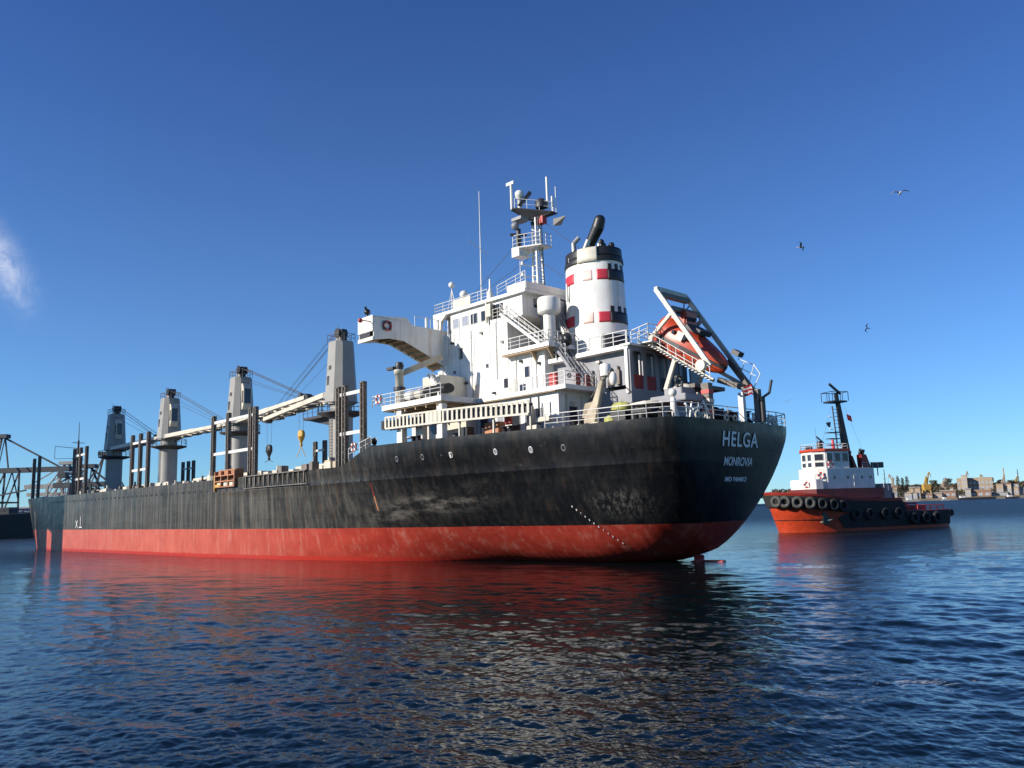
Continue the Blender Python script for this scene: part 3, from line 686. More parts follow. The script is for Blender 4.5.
# middle house and bridge tower
b = MB(); b.box(15.4, 30.0, -5.0, 5.0, 13.98, 18.05); mid = P('middle_house', 'white', b)
b = MB()
for x in (17, 19.9, 22.3, 24.5, 26.6, 28.3): b.box(x-.035, x+.035, 5.0, 5.05, 14.05, 23.0 if x >= 19.9 else 18.0)
for z in (18.1,): b.box(15.4, 30.0, 5.0, 5.035, z, z+.05)
P('wall_stiffener', 'white2', b)
b = MB(); b.box(19.95, 29.6, -5.0, 5.0, 18.05, 21.6); P('bridge_tower', 'white', b)
for x, z0, z1 in ((20.0, 15.3, 16.1), (26.2, 15.2, 16.1), (17.3, 15.9, 16.8), (22.6, 17.5, 17.8), (27.3, 17.6, 17.8)): win(mid, x, x+(.5 if z1-z0 > .5 else .25), 5.0, z0, z1)
win(mid, 17.8, 18.5, 5.0, 14.5, 15.3, 'glass'); win(mid, 26.2, 26.7, 5.0, 18.9, 19.9)
# wheelhouse with its aft casing
b = MB(); b.box(17.9, 27.9, -5.0, 5.0, 21.6, 23.55); b.box(27.9, 29.5, -5.0, 4.0, 21.6, 23.55); wh = P('wheelhouse', 'white', b)
b = MB(); b.box(17.2, 30.2, -5.2, 5.35, 23.55, 23.85)
b.prism([(29.2, 5.05, 21.2), (30.1, 5.05, 21.2), (30.2, 5.05, 23.55), (28.2, 5.05, 23.55), (29.0, 5.05, 22.9)], (0, .3, 0))
P('bridge_roof', 'white', b)
b = MB(); b.box(17.2, 19.6, -4.2, 5.2, 23.85, 24.55); P('roof_casing', 'white', b, bevel=.05)
for x in (26.6, 25.25, 24.0, 22.5): win(wh, x, x+.85, 5.0, 22.0, 22.9, 'glassl' if x > 24.5 else 'glass')
win(wh, 28.1, 29.1, 4.0, 21.8, 23.1, 'glassl')
# dark recess with equipment half way along the bridge side
b = MB(); b.box(20.4, 21.9, 5.0, 5.06, 21.9, 23.2); P('recess_door', 'glass', b); b = MB(); b.rail([(20.2, 5.3, 21.7), (22.1, 5.3, 21.7)], 1.0, .6, .035, 3); b.tube((22.4, 5.25, 21.6), (22.4, 5.25, 23.8), .12); b.box(21.6, 22.3, 5.05, 5.5, 22.1, 23.3); P('wall_locker', 'creamlt', b)
# aft faces: windows, doors, fittings
for y, z in ((2.9, 22.5), (0.2, 22.4)): win(wh, y, y+.6, 17.9, z, z+.75, 'glass', 'X')
for y, z0, z1 in ((3.2, 14.2, 16.1), (.3, 14.2, 16.1), (-2.6, 15, 15.9)): win(mid, y, y+.8, 15.4, z0, z1, 'glass', 'X')
for y, z0, z1 in ((6.2, 10.6, 12.4), (2.0, 11.3, 12.2), (-1, 11.3, 12.2), (4.2, 11.5, 12.2)): win(low, y, y+.85, 10.9, z0, z1, 'glass', 'X')
# pipes, lamps and small fittings on the walls
g5 = random.Random(12)
for x, z0, z1 in ((29.2, 14.1, 21.3), (24.9, 14.1, 21.4), (21.4, 16.2, 21.5), (18.9, 14.1, 17.9), (16.4, 14.1, 17.9)):
    q = MB(); q.tube((x, 5.09, z0), (x, 5.09, z1), .045, n=6)
    for k in range(int((z1-z0)/1.3)+1): q.box(x-.09, x+.09, 5.0, 5.07, z0+.1+k*1.3, z0+.2+k*1.3)
    P('wall_pipe', 'white2', q)
for x, z in ((27.6, 20.6), (23.4, 20.9), (20.6, 19.6), (18.2, 17.4), (25.6, 16.4), (21.8, 15.0), (16.0, 16.9)):
    q = MB(); q.box(x-.12, x+.12, 5.0, 5.22, z-.1, z+.1); q.sphere((x, 5.26, z-.05), .1, 8, 6); P('wall_lamp', 'dark' if g5.random() < .5 else 'creamlt', q)
for x, z0, w, h in ((24.0, 14.15, .8, 1.9), (19.1, 14.1, .75, 1.85)):
    q = MB(); q.box(x, x+w, 5.0, 5.07, z0, z0+h); q.tube((x+w*.82, 5.1, z0+.9), (x+w*.82, 5.1, z0+1.1), .03, n=6); P('steel_door', 'creamlt', q, bevel=.015)
for y, z0, h in ((4.0, 14.1, 3.7), (1.6, 14.1, 3.7), (-1.4, 14.1, 3.7)):
    q = MB(); q.tube((15.33, y, z0), (15.33, y, z0+h), .05, n=6); P('wall_pipe', 'white2', q)
for y, z0, h in ((7.4, 10.5, 2.9), (3.2, 10.5, 2.9), (5.6, 10.5, 2.9)):
    q = MB(); q.tube((10.83, y, z0), (10.83, y, z0+h), .06, n=6); P('wall_pipe', 'creamlt', q)
for y, z in ((3.8, 12.9), (6.8, 12.7), (.4, 12.8)):
    q = MB(); q.obox((10.75, y, z), (.3, .3, .22)); P('wall_lamp', 'creamlt', q)
q = MB(); q.box(17.72, 17.9, .9, 1.6, 21.7, 23.2); P('steel_door', 'creamlt', q); q = MB(); q.box(17.6, 17.9, -2.2, -1.2, 22.3, 23.0); P('wall_locker', 'grey', q)
# side decks behind the tower
b = MB(); b.box(14.0, 19.95, -5.6, 5.9, 18.05, 18.4); P('upper_deck', 'white', b)
b = MB(); b.box(14.1, 19.9, 5.02, 5.8, 17.93, 18.05); b.prism([(14.3, 5.02, 18.0), (14.3, 5.8, 18.0), (14.3, 5.02, 17.0)], (.12, 0, 0)); b.prism([(16.3, 5.02, 18.0), (16.3, 5.8, 18.0), (16.3, 5.02, 17.0)], (.12, 0, 0)); P('deck_bracket', 'under', b)
# engine casing and funnel deck
b = MB(); b.box(7.2, 15.4, -4.2, 3.9, 13.98, 16.75); cas = P('engine_casing', 'grey', b)
for x, z in ((13.6, 15.6), (12.4, 15.9)):
    q = MB(); q.torus((x, 3.95, z), .16, .06, 'Y', 14, 6); P('porthole', 'dark', q, cas)
for x in (10.9, 9.9, 9.0, 8.2):
    q = MB(); q.box(x-.18, x+.18, 3.9, 4.15, 14.1, 15.3+.2*math.sin(x*5)); q.tube((x, 4.05, 15.3), (x, 4.05, 15.6), .09); P('gas_bottle', 'post', q, cas)
q = MB(); q.box(10.0, 10.35, 3.92, 4.2, 16.1, 16.3); P('deck_lamp', 'creamlt', q, cas)
b = MB(); b.box(6.6, 12.0, -4.8, 4.7, 16.75, 17.12); b.prism([(12.0, 4.7, 16.75), (12.0, 4.7, 17.12), (13.2, 3.6, 17.12), (13.2, 3.6, 16.75)], (0, -7, 0)); b.box(13.2, 15.6, -4.2, 4.7, 16.75, 17.12); P('funnel_deck', 'white', b)
b = MB(); b.box(6.7, 6.98, 4.35, 4.68, 13.2, 16.75); P('white_post', 'white', b)
# curved screen bulkhead with tall arched openings aft of the casing
def screen():
    y0, y1, z0, z1 = 4.55, -5.4, 10.3, 17.0; x = 6.55
    cuts = []
    for c in (3.55, 1.85, .15, -1.5, -3.1): cuts.append((c, .64, 13.55, 16.6))
    for c in (3.3, 1.1): cuts.append((c, .62, 11.2, 12.6))
    ys = sorted({y0, y1}|{c+s_*w for c, w, _, _ in cuts for s_ in (-1, 1)}); zs = sorted({z0, z1}|{z for _, _, a_, b_ in cuts for z in (a_, b_)})
    b = MB()
    for ya, yb in zip(ys[:-1], ys[1:]):
        for za, zb in zip(zs[:-1], zs[1:]):
            cy, cz = (ya+yb)/2, (za+zb)/2
            if any(abs(cy-c) < w and a_ < cz < b_ for c, w, a_, b_ in cuts): continue
            b.box(x, x+.14, ya, yb, za, zb)
    for c, w, a_, b_ in cuts:                                # rounded corners
        if b_-a_ < 2: continue
        for s_ in (-1, 1):
            for zc, up_ in ((b_, -1), (a_, 1)):
                r = .26; ccy = c+s_*(w-r); ccz = zc+up_*r
                arc = [(x+.01, ccy+s_*r*math.cos(t), ccz-up_*r*math.sin(t)) for t in [math.pi/2*k/5 for k in range(6)]]
                b.prism([(x+.01, c+s_*w, zc)]+arc, (.12, 0, 0))
    o = P('screen_bulkhead', 'grey', b)
    for i, (c, w, a_, b_) in enumerate(cuts[:5]):
        q = MB(); q.box(x+.03, x+.10, c-w+.04, c+w-.04, a_+.03, a_+1.15)
        for k in range(4): q.box(x-.01, x+.03, c-w+.15+k*.25, c-w+.2+k*.25, a_+.03, a_+1.15)
        P('railing_panel', 'tugred' if i in (0, 1) else 'dark', q, o)
        if i < 3: q = MB(); q.box(x+.2, x+.32, c-w+.05, c-w+.17, a_+1.1, b_-.2); P('frame_post', 'white2', q, o)
    return o
M['screen'] = M['grey']; screen()
b = MB(); b.box(-.2+6.7, 10.8, -5.4, -5.25, 10.3, 13.5); P('side_bulkhead', 'grey', b); b = MB(); b.box(6.7, 10.8, 4.3, 4.5, 10.3, 13.55); P('side_bulkhead', 'grey', b)
b = MB(); b.box(6.3, 7.3, -5.6, 4.8, 16.98, 17.14); P('screen_roof', 'white2', b)

# bridge wings
def wing(sg):
    pts = [(13.35, 22.45), (9.6, 22.75), (8.9, 22.1), (4.5, 22.05), (4.5, 18.25), (7.1, 19.4), (9.9, 20.45), (11.5, 20.5), (13.35, 20.2)]
    b = MB(); b.prism([(28.9, sg*y, z) for y, z in pts], (.12, 0, 0)); b.prism([(31.2, sg*y, z) for y, z in pts], (.12, 0, 0))
    b.box(28.9, 31.32, min(sg*13.35, sg*13.47), max(sg*13.35, sg*13.47), 21.0, 22.5); b.box(28.9, 31.32, min(sg*13.35, sg*13.47), max(sg*13.35, sg*13.47), 20.15, 20.5)
    b.box(28.9, 31.32, min(sg*9.6, sg*13.3), max(sg*9.6, sg*13.3), 22.3, 22.42)
    w = P('bridge_wing', 'white', b, bevel=.02)
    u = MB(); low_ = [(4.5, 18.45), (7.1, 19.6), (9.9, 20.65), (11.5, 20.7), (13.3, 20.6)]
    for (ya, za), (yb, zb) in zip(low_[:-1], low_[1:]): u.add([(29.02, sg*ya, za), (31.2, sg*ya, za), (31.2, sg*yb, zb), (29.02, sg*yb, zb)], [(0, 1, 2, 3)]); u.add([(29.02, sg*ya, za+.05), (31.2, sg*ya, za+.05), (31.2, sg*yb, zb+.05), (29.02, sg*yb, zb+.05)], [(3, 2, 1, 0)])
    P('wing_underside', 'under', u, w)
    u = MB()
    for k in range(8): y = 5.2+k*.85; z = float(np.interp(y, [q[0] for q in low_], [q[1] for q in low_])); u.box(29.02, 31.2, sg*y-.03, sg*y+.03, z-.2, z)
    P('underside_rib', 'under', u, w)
    d = MB(); d.box(29.0, 31.2, min(sg*4.5, sg*13.3), max(sg*4.5, sg*13.3), 21.4, 21.5); P('wing_deck', 'deck', d, w)
    d = MB(); d.box(29.3, 31.0, sg*13.475-.01, sg*13.475+.01, 20.52, 20.98); P('wing_slot', 'black', d, w)
    r_ = MB(); r_.rail([(28.95, sg*8.6, 22.1), (28.95, sg*4.8, 22.05)], .95, 2.1, .03, 1)
    for y in (7.2, 5.8): r_.box(28.85, 29.05, sg*y-.09, sg*y+.09, 22.1, 23.1)
    P('railing', 'white2', r_, w)
    s_ = MB(); s_.lathe((30.6, sg*12.9, 0), [(.12, 22.4), (.1, 22.9)], 10); s_.sphere((30.6, sg*12.9, 23.15), .3); s_.tube((30.6, sg*12.9, 23.2), (30.3, sg*13.3, 23.5), .12); P('searchlight', 'black', s_, w)
    s_ = MB(); s_.lathe((30.4, sg*10.6, 0), [(.1, 22.4), (.16, 22.75), (.1, 23.0)], 10); P('bearing_compass', 'black', s_, w)
    s_ = MB(); s_.tube((29.2, sg*13.45, 21.9), (29.2, sg*14.6, 21.9), .05, n=5); s_.sphere((29.2, sg*14.6, 21.85), .22); P('side_lamp', 'tugred', s_, w)
wing(1); wing(-1)
# overhead detail on the boat deck under the wing: cream casing, provision crane, stairs
b = MB(); b.box(25.8, 28.4, 5.0, 8.2, 14.06, 17.0); P('cream_casing', 'creamlt', b, bevel=.04)
b = MB(); b.lathe((27.4, 11.6, 0), [(.42, 14.06), (.38, 16.9), (.5, 16.9), (.5, 17.3)], 16); pc = P('provision_crane', 'creamlt', b)
b = MB(); b.beam((27.2, 11.4, 17.0), (25.4, 8.2, 18.6), .45, .5); P('boom', 'cream', b, pc)
b = MB(); b.lathe((27.4, 11.6, 0), [(.3, 17.3), (.42, 17.7), (.3, 18.0)], 12); b.box(27.6, 28.6, 11.8, 12.2, 17.35, 17.6); P('crane_winch', 'dark', b, pc)
b = MB(); b.lathe((27.4, 11.6, 0), [(.56, 15.4), (.56, 15.7)], 16); P('crane_collar', 'dark', b, pc)
def stairs(p0, p1, w, n, name='stairs', side=(0, 1, 0), m='white2', rails=True):
    b = MB(); p0 = Vector(p0); p1 = Vector(p1); s_ = Vector(side).normalized()*w/2
    for e in (-1, 1): b.beam(p0+e*s_, p1+e*s_, .09, .26)
    for k in range(n+1):
        c = p0.lerp(p1, k/n); b.beam(c-s_, c+s_, .28, .05)
    if rails:
        for e in (-1, 1):
            for h in (.5, .95): b.tube(p0+e*s_+Vector((0, 0, h)), p1+e*s_+Vector((0, 0, h)), .03, n=5)
            for k in range(0, n+1, 3): c = p0.lerp(p1, k/n)+e*s_; b.tube(c, c+Vector((0, 0, .95)), .03, n=5)
    return P(name, m, b)
stairs((19.9, 5.5, 21.9), (15.2, 5.4, 18.4), .75, 12)
stairs((14.2, 4.6, 18.1), (10.9, 4.9, 14.1), .75, 12, m='grey')
stairs((26.3, 8.9, 17.0), (23.6, 8.8, 14.1), .6, 9, rails=False)
stairs((16.5, 2.2, 21.6), (14.6, 1.8, 18.4), .7, 9)
# balcony recess
b = MB(); b.box(17.9, 19.95, 4.5, 5.1, 21.5, 21.6); P('balcony_floor', 'white2', b)
# railings
def rail_part(pts, h, st, r):
    b_ = MB(); b_.rail(pts, h, st, r); P('railing', 'white2', b_)
rail_part([(20.4, 12.5, 14.06), (30.4, 12.5, 14.06), (30.4, 8.5, 14.06)], 1.05, 1.5, .035)
rail_part([(9.9, 8.6, 13.98), (14.5, 8.6, 13.98)], 1.05, 1.3, .035)
rail_part([(9.85, 8.6, 13.98), (9.85, 4.9, 13.98)], 1.05, 1.3, .035)
rail_part([(19.9, 5.8, 18.4), (14.1, 5.8, 18.4), (14.1, 1, 18.4)], 1.05, 1.1, .035)
rail_part([(6.8, 4.6, 17.12), (11.9, 4.6, 17.12)], 1.1, 1.3, .04); rail_part([(13.3, 4.6, 17.12), (15.5, 4.6, 17.12)], 1.1, 1.1, .04)
rail_part([(6.7, 4.6, 17.12), (6.7, .2, 17.14)], 1.1, 1.3, .04)
rail_part([(22.3, 5.2, 23.85), (30.1, 5.2, 23.85), (30.1, 0, 23.85)], 1.0, 1.3, .03)
rail_part([(20.9, 5.2, 23.85), (17.4, 5.0, 24.55)], 1.0, 1.3, .03)
b = MB(); b.obox((25.9, 5.25, 24.3), (2.6, .08, .85)); P('wind_screen_panel', 'creamlt', b)
# poop deck rail round the stern
pr = [(lx(L, 10.5), half(L, 10.5)-.12, 10.5) for L in (10.6, 9, 7.7, 6, 4.3, 3.2, 2.1, 1.0, .35)]+[(.05, y, 10.5) for y in (5.4, 3.4, 1.4, -.6, -2.6, -4.6, -5.8)]+[(lx(L, 10.5), -half(L, 10.5)+.12, 10.5) for L in (.35, .9, 2.1, 3.2, 4.3, 7.7, 11)]
R2 = MB(); R2.rail(pr, 1.05, 1.5, .036); P('stern_railing', 'white2', R2)
b = MB()
for i in range(9): y = -6.6+i*.1; pass
for y in (-7.6, -6.4, -5.2, -4.0, -2.8): b.obox((.25+max(0, -y-5.8)*.5, y, 10.98), (.08, .75, .72), rz=0)
P('rail_board', 'white2', b)
# accommodation ladder stowed along the side
b = MB(); n = 32; Ls = [12.0+15.8*i/n for i in range(n+1)]; q = [(L, half(L, 10.4)-.05) for L in Ls]
for (xa, ya), (xb, yb) in zip(q[:-1], q[1:]):
    for z in (11.72, 12.72): b.beam((xa, ya, z+.01*(xa-10)), (xb, yb, z+.01*(xb-10)), .12, .16)
for i, (xa, ya) in enumerate(q):
    b.box(xa-(.36 if 17 < i < 22 else .12), xa+.12, ya-.04, ya+.04, 11.75+.01*(xa-10), 12.75+.01*(xa-10))
lad = P('accommodation_ladder', 'creamlt', b)
b = MB()
for (xa, ya), (xb, yb) in zip(q[:-1], q[1:]): b.beam((xa, ya-.5, 12.2), (xb, yb-.5, 12.2), .1, .9)
P('ladder_steps', 'dark', b, lad)
b = MB()
for i in range(0, n+1, 7): b.box(q[i][0]-.07, q[i][0]+.07, q[i][1]-.3, q[i][1]-.16, 10.4, 11.8)
P('ladder_support', 'creamlt', b, lad)
b = MB(); b.lathe((28.3, 12.3, 12.3), [(.42, -.3), (.42, .3)], 14, 'Y'); b.box(28.0, 28.9, 12.0, 12.6, 11.9, 12.7); P('ladder_winch', 'dark', b, lad)
# things on the poop deck in front of the house
def cratebox(name, m, x0, x1, y0, y1, z0, z1, bevel=.04):
    b = MB(); b.box(x0, x1, y0, y1, z0, z1); return P(name, m, b, bevel=bevel)
cratebox('orange_locker', 'oranged', 15.9, 17.6, 9.4, 10.2, 10.4, 11.55); cratebox('white_locker', 'white', 24.4, 25.4, 10.8, 11.4, 10.4, 12.2)
cratebox('hose_box', 'red', 14.6, 15.3, 9.8, 10.1, 11.2, 11.95); cratebox('black_crate', 'black', 18.4, 19.3, 10.6, 11.4, 10.4, 11.3)
cratebox('deck_box', 'creamlt', 11.8, 13.0, 9.4, 9.9, 10.4, 10.9); cratebox('switch_cabinet', 'creamlt', 13.3, 13.9, 8.6, 9.0, 10.5, 12.6); cratebox('green_drum_box', 'dark', 19.8, 21.2, 9.8, 10.7, 10.4, 11.0)
cratebox('fire_cabinet', 'red', 11.0, 11.8, 8.1, 8.4, 14.0, 15.05); cratebox('fire_cabinet', 'tugred', 9.95, 10.05, 6.6, 7.3, 14.05, 14.95); cratebox('fire_cabinet', 'tugred', 9.95, 10.05, 5.4, 6.1, 14.05, 14.95)
for x in (12.2, 13.1):
    b = MB(); b.tube((x, 9.2, 10.4), (x, 9.2, 13.2), .08); P('pipe', 'dark', b)
# cable post and winches ahead of the house on the poop corner
b = MB(); b.rail([(30.9, 12.3, 10.5), (34.4, 12.5, 9.6)], 1.0, 1.0, .035, 2); P('corner_railing', 'white2', b)
b = MB()
for x in (31.3, 32.3): b.lathe((x, 12.0, 11.1), [(.4, -.35), (.25, -.3), (.25, .3), (.4, .35)], 14, 'Y'); b.box(x-.4, x+.4, 11.6, 12.4, 10.0, 10.7)
P('mooring_reel', 'black', b)
# bollards and fairleads round the poop edge
for L in (1.2, 3.0, 8.2, 14.5, 24.5):
    b = MB()
    for d in (-.35, .35): b.lathe((lx(L, 10.5)+d, half(L, 10.5)-.7, 0), [(.2, 10.4), (.2, 10.95), (.26, 10.95), (.26, 11.02)], 12)
    P('bollard', 'dark', b)
for y in (-5.5, -4.3, -3.0, .4, 1.6, 4.6, 5.4):
    b = MB(); b.torus((.1, y, 10.72), .24, .08, 'X', 14, 6); P('roller_fairlead', 'creamlt', b)

# ventilator beside the aft face of the bridge, tower vents
b = MB(); b.lathe((15.4, 4.2, 0), [(.55, 18.4), (.53, 21.2)], 20); v = P('ventilator', 'white', b)
b = MB(); b.lathe((15.4, 4.2, 0), [(.65, 21.2), (.98, 21.35), (1.02, 21.5), (1.02, 22.5), (.92, 22.7), (.1, 22.8)], 28); P('ventilator_cowl', 'white', b, v)
b = MB(); b.box(15.9, 17.7, -3.8, 2.9, 18.2, 22.9); P('upper_casing', 'grey', b)
# monkey island: antennas
def antenna(name, pts, label=None, m='white2', ball=None):
    b = MB()
    for x, y, z0, z1, r in pts: b.tube((x, y, z0), (x, y, z1), r, r*.6, 6)
    if ball: b.sphere(*ball)
    return P(name, m, b)
antenna('whip_antenna', [(25.5, 3, 23.85, 29.5, .10), (25.5, 3, 29.5, 36.0, .055)])
b = MB(); b.beam((25.5, 2.0, 29.6), (25.5, 4.6, 30.6), .04); P('antenna_bracket', 'white2', b)
antenna('whip_antenna', [(19.5, 3.5, 24.0, 27.2, .06)]); antenna('whip_antenna', [(14.8, 2, 22.6, 26.6, .05)]); antenna('whip_antenna', [(13.6, 1, 22.6, 27.3, .05)]); antenna('whip_antenna', [(14.9, 2.3, 22.6, 24.2, .13)])
b = MB()
for dx in (-.8, .8): b.tube((28.6+dx, 4.2, 23.85), (28.6, 4.2, 26.3), .04, n=5)
b.tube((28.6, 4.2, 24), (28.6, 4.2, 26.6), .05, n=6); b.sphere((28.6, 4.2, 26.8), .32); P('satellite_dome', 'white', b)
b = MB(); b.lathe((27.0, 4, 0), [(.12, 23.85), (.10, 25.2)], 8); b.sphere((27.0, 4, 25.5), .42); P('satellite_dome', 'white', b)
b = MB(); b.lathe((22.1, 5.0, 0), [(.35, 23.85), (.30, 24.4), (.1, 24.9), (.07, 25.8)], 10); P('beacon', 'white', b)
# main mast
MX, MY = 19.9, .9
b = MB()
for dx, dy in ((-.42, -.35), (-.42, .35), (.42, .0)): b.tube((MX+dx*1.3, MY+dy*1.3, 23.6), (MX+dx*.75, MY+dy*.75, 32.0), .13, .10, 8)
for k in range(16):
    z = 24.2+k*.5; s_ = .42*(1.3-.55*k/16)
    b.beam((MX-s_, MY-s_*.83, z), (MX-s_, MY+s_*.83, z), .05); b.beam((MX-s_, MY+s_*.83, z), (MX+s_, MY, z+.25), .05)
b.tube((MX, MY, 23.6), (MX+1.6, MY+.8, 22.6), .1); b.prism([(MX-.8, MY-.6, 23.8), (MX+.8, MY-.6, 23.8), (MX+.35, MY-.4, 25.6), (MX-.35, MY-.4, 25.6)], (0, 1.2, 0))
mast = P('main_mast', 'white', b)
b = MB()
for k in range(22): b.beam((MX-.75, MY-.22, 24+k*.36), (MX-.75, MY+.22, 24+k*.36), .035)
b.beam((MX-.75, MY-.25, 23.8), (MX-.6, MY-.25, 32), .05); b.beam((MX-.75, MY+.25, 23.8), (MX-.6, MY+.25, 32), .05); P('mast_ladder', 'dark', b, mast)
b = MB(); b.prism([(MX-1.3, MY-.9, 29.0), (MX-1.3, MY+.6, 29.0), (MX+1.0, MY+1.7, 29.0), (MX+1.6, MY+1.7, 29.0), (MX+1.6, MY-.7, 29.0)], (0, 0, .12)); b.prism([(MX+.6, MY+1.7, 28.2), (MX+1.6, MY+1.7, 28.2), (MX+1.6, MY+.3, 28.2), (MX+.6, MY+.3, 28.2)], (0, 0, .8))
mp_ = P('radar_platform', 'white', b, mast)
b = MB(); b.rail([(MX-1.2, MY-.9, 29.1), (MX-1.2, MY+.6, 29.1), (MX+1.0, MY+1.6, 29.1), (MX+1.5, MY+1.6, 29.1)], 1.2, .9, .035, 3); P('railing', 'white2', b, mast)
b = MB(); b.lathe((MX+1.1, MY+1.2, 0), [(.25, 29.1), (.3, 30.0), (.2, 30.3), (.25, 31.0)], 12); b.obox((MX+1.1, MY+1.2, 30.45), (1.6, .18, .22), rz=.9); P('radar_scanner', 'dark', b, mast)
b = MB(); b.prism([(MX-.3, MY-.3, 31.4), (MX+.3, MY-.3, 31.4), (MX+.3, MY+.3, 31.4), (MX-.3, MY+.3, 31.4)], (0, 0, .3))
tp = [(MX-1.8, MY-1.3, 32.3), (MX-1.8, MY-.5, 32.3), (MX+1.2, MY+1.7, 33.0), (MX+1.8, MY+1.4, 33.0), (MX+.6, MY-.7, 32.7)]
bt = [(MX-.5, MY-.4, 31.9), (MX-.5, MY+.1, 31.9), (MX+.3, MY+.5, 31.9), (MX+.5, MY+.3, 31.9), (MX+.3, MY-.3, 31.9)]
b.add(tp+bt, [(0, 1, 2, 3, 4), (9, 8, 7, 6, 5)]+[(i, (i+1) % 5, 5+(i+1) % 5, 5+i) for i in range(5)]); b.prism(tp, (0, 0, .12)); b.lathe((MX-.6, MY-.3, 0), [(.55, 33.0), (.6, 33.6), (.3, 33.9)], 10)
P('mast_top_platform', 'dark', b, mast)
b = MB(); b.rail([(MX-1.7, MY-.6, 32.4), (MX+1.1, MY+1.6, 33.0)], 1.0, 1.2, .03, 2)
b.tube((MX+1.5, MY+1.6, 33.0), (MX+1.5, MY+1.6, 35.8), .12); b.box(MX+1.1, MX+2.1, MY+1.55, MY+1.7, 35.5, 35.8)
b.tube((MX-.9, MY-.9, 33.0), (MX-.9, MY-.9, 36.2), .12); b.tube((MX-1.8, MY-1.1, 32.3), (MX-1.8, MY-1.1, 35.0), .04); b.tube((MX-1.6, MY-.9, 32.3), (MX-1.6, MY-.9, 34.0), .08); b.tube((MX-1.6, MY-.8, 33.0), (MX-1.6, MY-.8, 34.0), .1)
P('mast_antenna', 'white2', b, mast)
b = MB(); b.lathe((MX+.9, MY+1.1, 0), [(.22, 32.9), (.25, 34.1), (.42, 34.2), (.45, 34.6), (.3, 34.8)], 12); P('antenna_dome', 'white', b, mast)
b = MB(); b.beam((MX+.9, MY+1.2, 33.2), (MX+.1, MY+.4, 34.6), .5, .3); P('radar_arm', 'black', b, mast)
b = MB(); b.sphere((MX+1.2, MY+1.5, 31.3), .4); b.box(MX+.3, MX+1.6, MY+.4, MY+1.6, 31.8, 32.1); P('mast_horn', 'grey', b, mast)
b = MB(); b.box(MX-1.0, MX-.4, MY-.6, MY, 31.4, 32.1); P('mast_lamp', 'red', b, mast)
for z in (26.2, 27.3, 24.9, 28.2):
    b = MB(); b.beam((MX, MY, z), (MX+.6, MY+1.3, z), .08); b.lathe((MX+.6, MY+1.3, z), [(.14, .02), (.16, .2), (.08, .38)], 8); P('navigation_lamp', 'white2', b, mast)
# stays
b = MB()
for p, q in (((MX-.5, MY-.5, 31.8), (13.5, 0, 26.5)), ((MX, MY, 28.0), (13, 1.0, 23)), ((MX+.5, MY+.8, 30.6), (26.4, 4.5, 24.2)), ((MX+.5, MY+.6, 28.0), (25.8, 4.8, 24.0))): b.tube(p, q, .022, n=4)
P('stay_wire', 'wire', b)
b = MB(); b.add([(18.2, .2, 31.0), (18.2, .15, 31.7), (16.6, .1, 31.6), (16.9, .45, 30.7), (17.6, .0, 30.9)], [(0, 1, 2, 4), (2, 3, 4), (4, 2, 1, 0), (4, 3, 2)]); P('signal_flag', 'dark', b)

# ------------------------------------------------------------------ funnel
FX, FY = 13.6, 0.0
def fun_prof(z): f_ = np.interp(z, (17.1, 19.5, 26.2, 27.0), (1.10, 1.06, .965, .95)); return 2.85*f_, 2.3*f_
def fun_pt(t, z, off=0.0): a_, b_ = fun_prof(z); return (FX+(a_+off)*math.cos(t), FY+(b_+off)*math.sin(t), z)
def fun_ring(z0, z1, off, m, name, t0=0, t1=2*math.pi, parent=None, n=48, nz=4):
    b = MB(); vs = []; full = abs(t1-t0-2*math.pi) < 1e-6
    for k in range(nz+1):
        z = z0+(z1-z0)*k/nz
        for i in range(n+1): vs.append(fun_pt(t0+(t1-t0)*i/n, z, off))
    for k in range(nz+1):
        z = z0+(z1-z0)*k/nz
        for i in range(n+1): vs.append(fun_pt(t0+(t1-t0)*i/n, z, max(off-.06, -.06)))
    N_ = (nz+1)*(n+1)
    for k in range(nz):
        for i in range(n):
            q = (k*(n+1)+i, k*(n+1)+i+1, (k+1)*(n+1)+i+1, (k+1)*(n+1)+i); b.add([], [])
            b.f.append(q); b.sm.append(True)
    b.v = [tuple(p) for p in vs]
    for i in range(n):
        b.f.append((nz*(n+1)+i, nz*(n+1)+i+1, N_+nz*(n+1)+i+1, N_+nz*(n+1)+i)); b.sm.append(False)
        b.f.append((i, N_+i, N_+i+1, i+1)); b.sm.append(False)
    if not full:
        for i in (0, n):
            for k in range(nz): b.f.append((k*(n+1)+i, (k+1)*(n+1)+i, N_+(k+1)*(n+1)+i, N_+k*(n+1)+i)); b.sm.append(False)
    return b.build(name, M[m], parent)
fun = MB(); ring = []
zs = [17.1, 19.5, 22, 24, 26.2]
for z in zs: ring += [fun_pt(2*math.pi*i/48, z) for i in range(48)]
fun.add(ring, [(k*48+i, k*48+(i+1) % 48, (k+1)*48+(i+1) % 48, (k+1)*48+i) for k in range(4) for i in range(48)], True); fun.add(ring[-48:], [tuple(range(48))])
fn = P('funnel', 'white', fun)
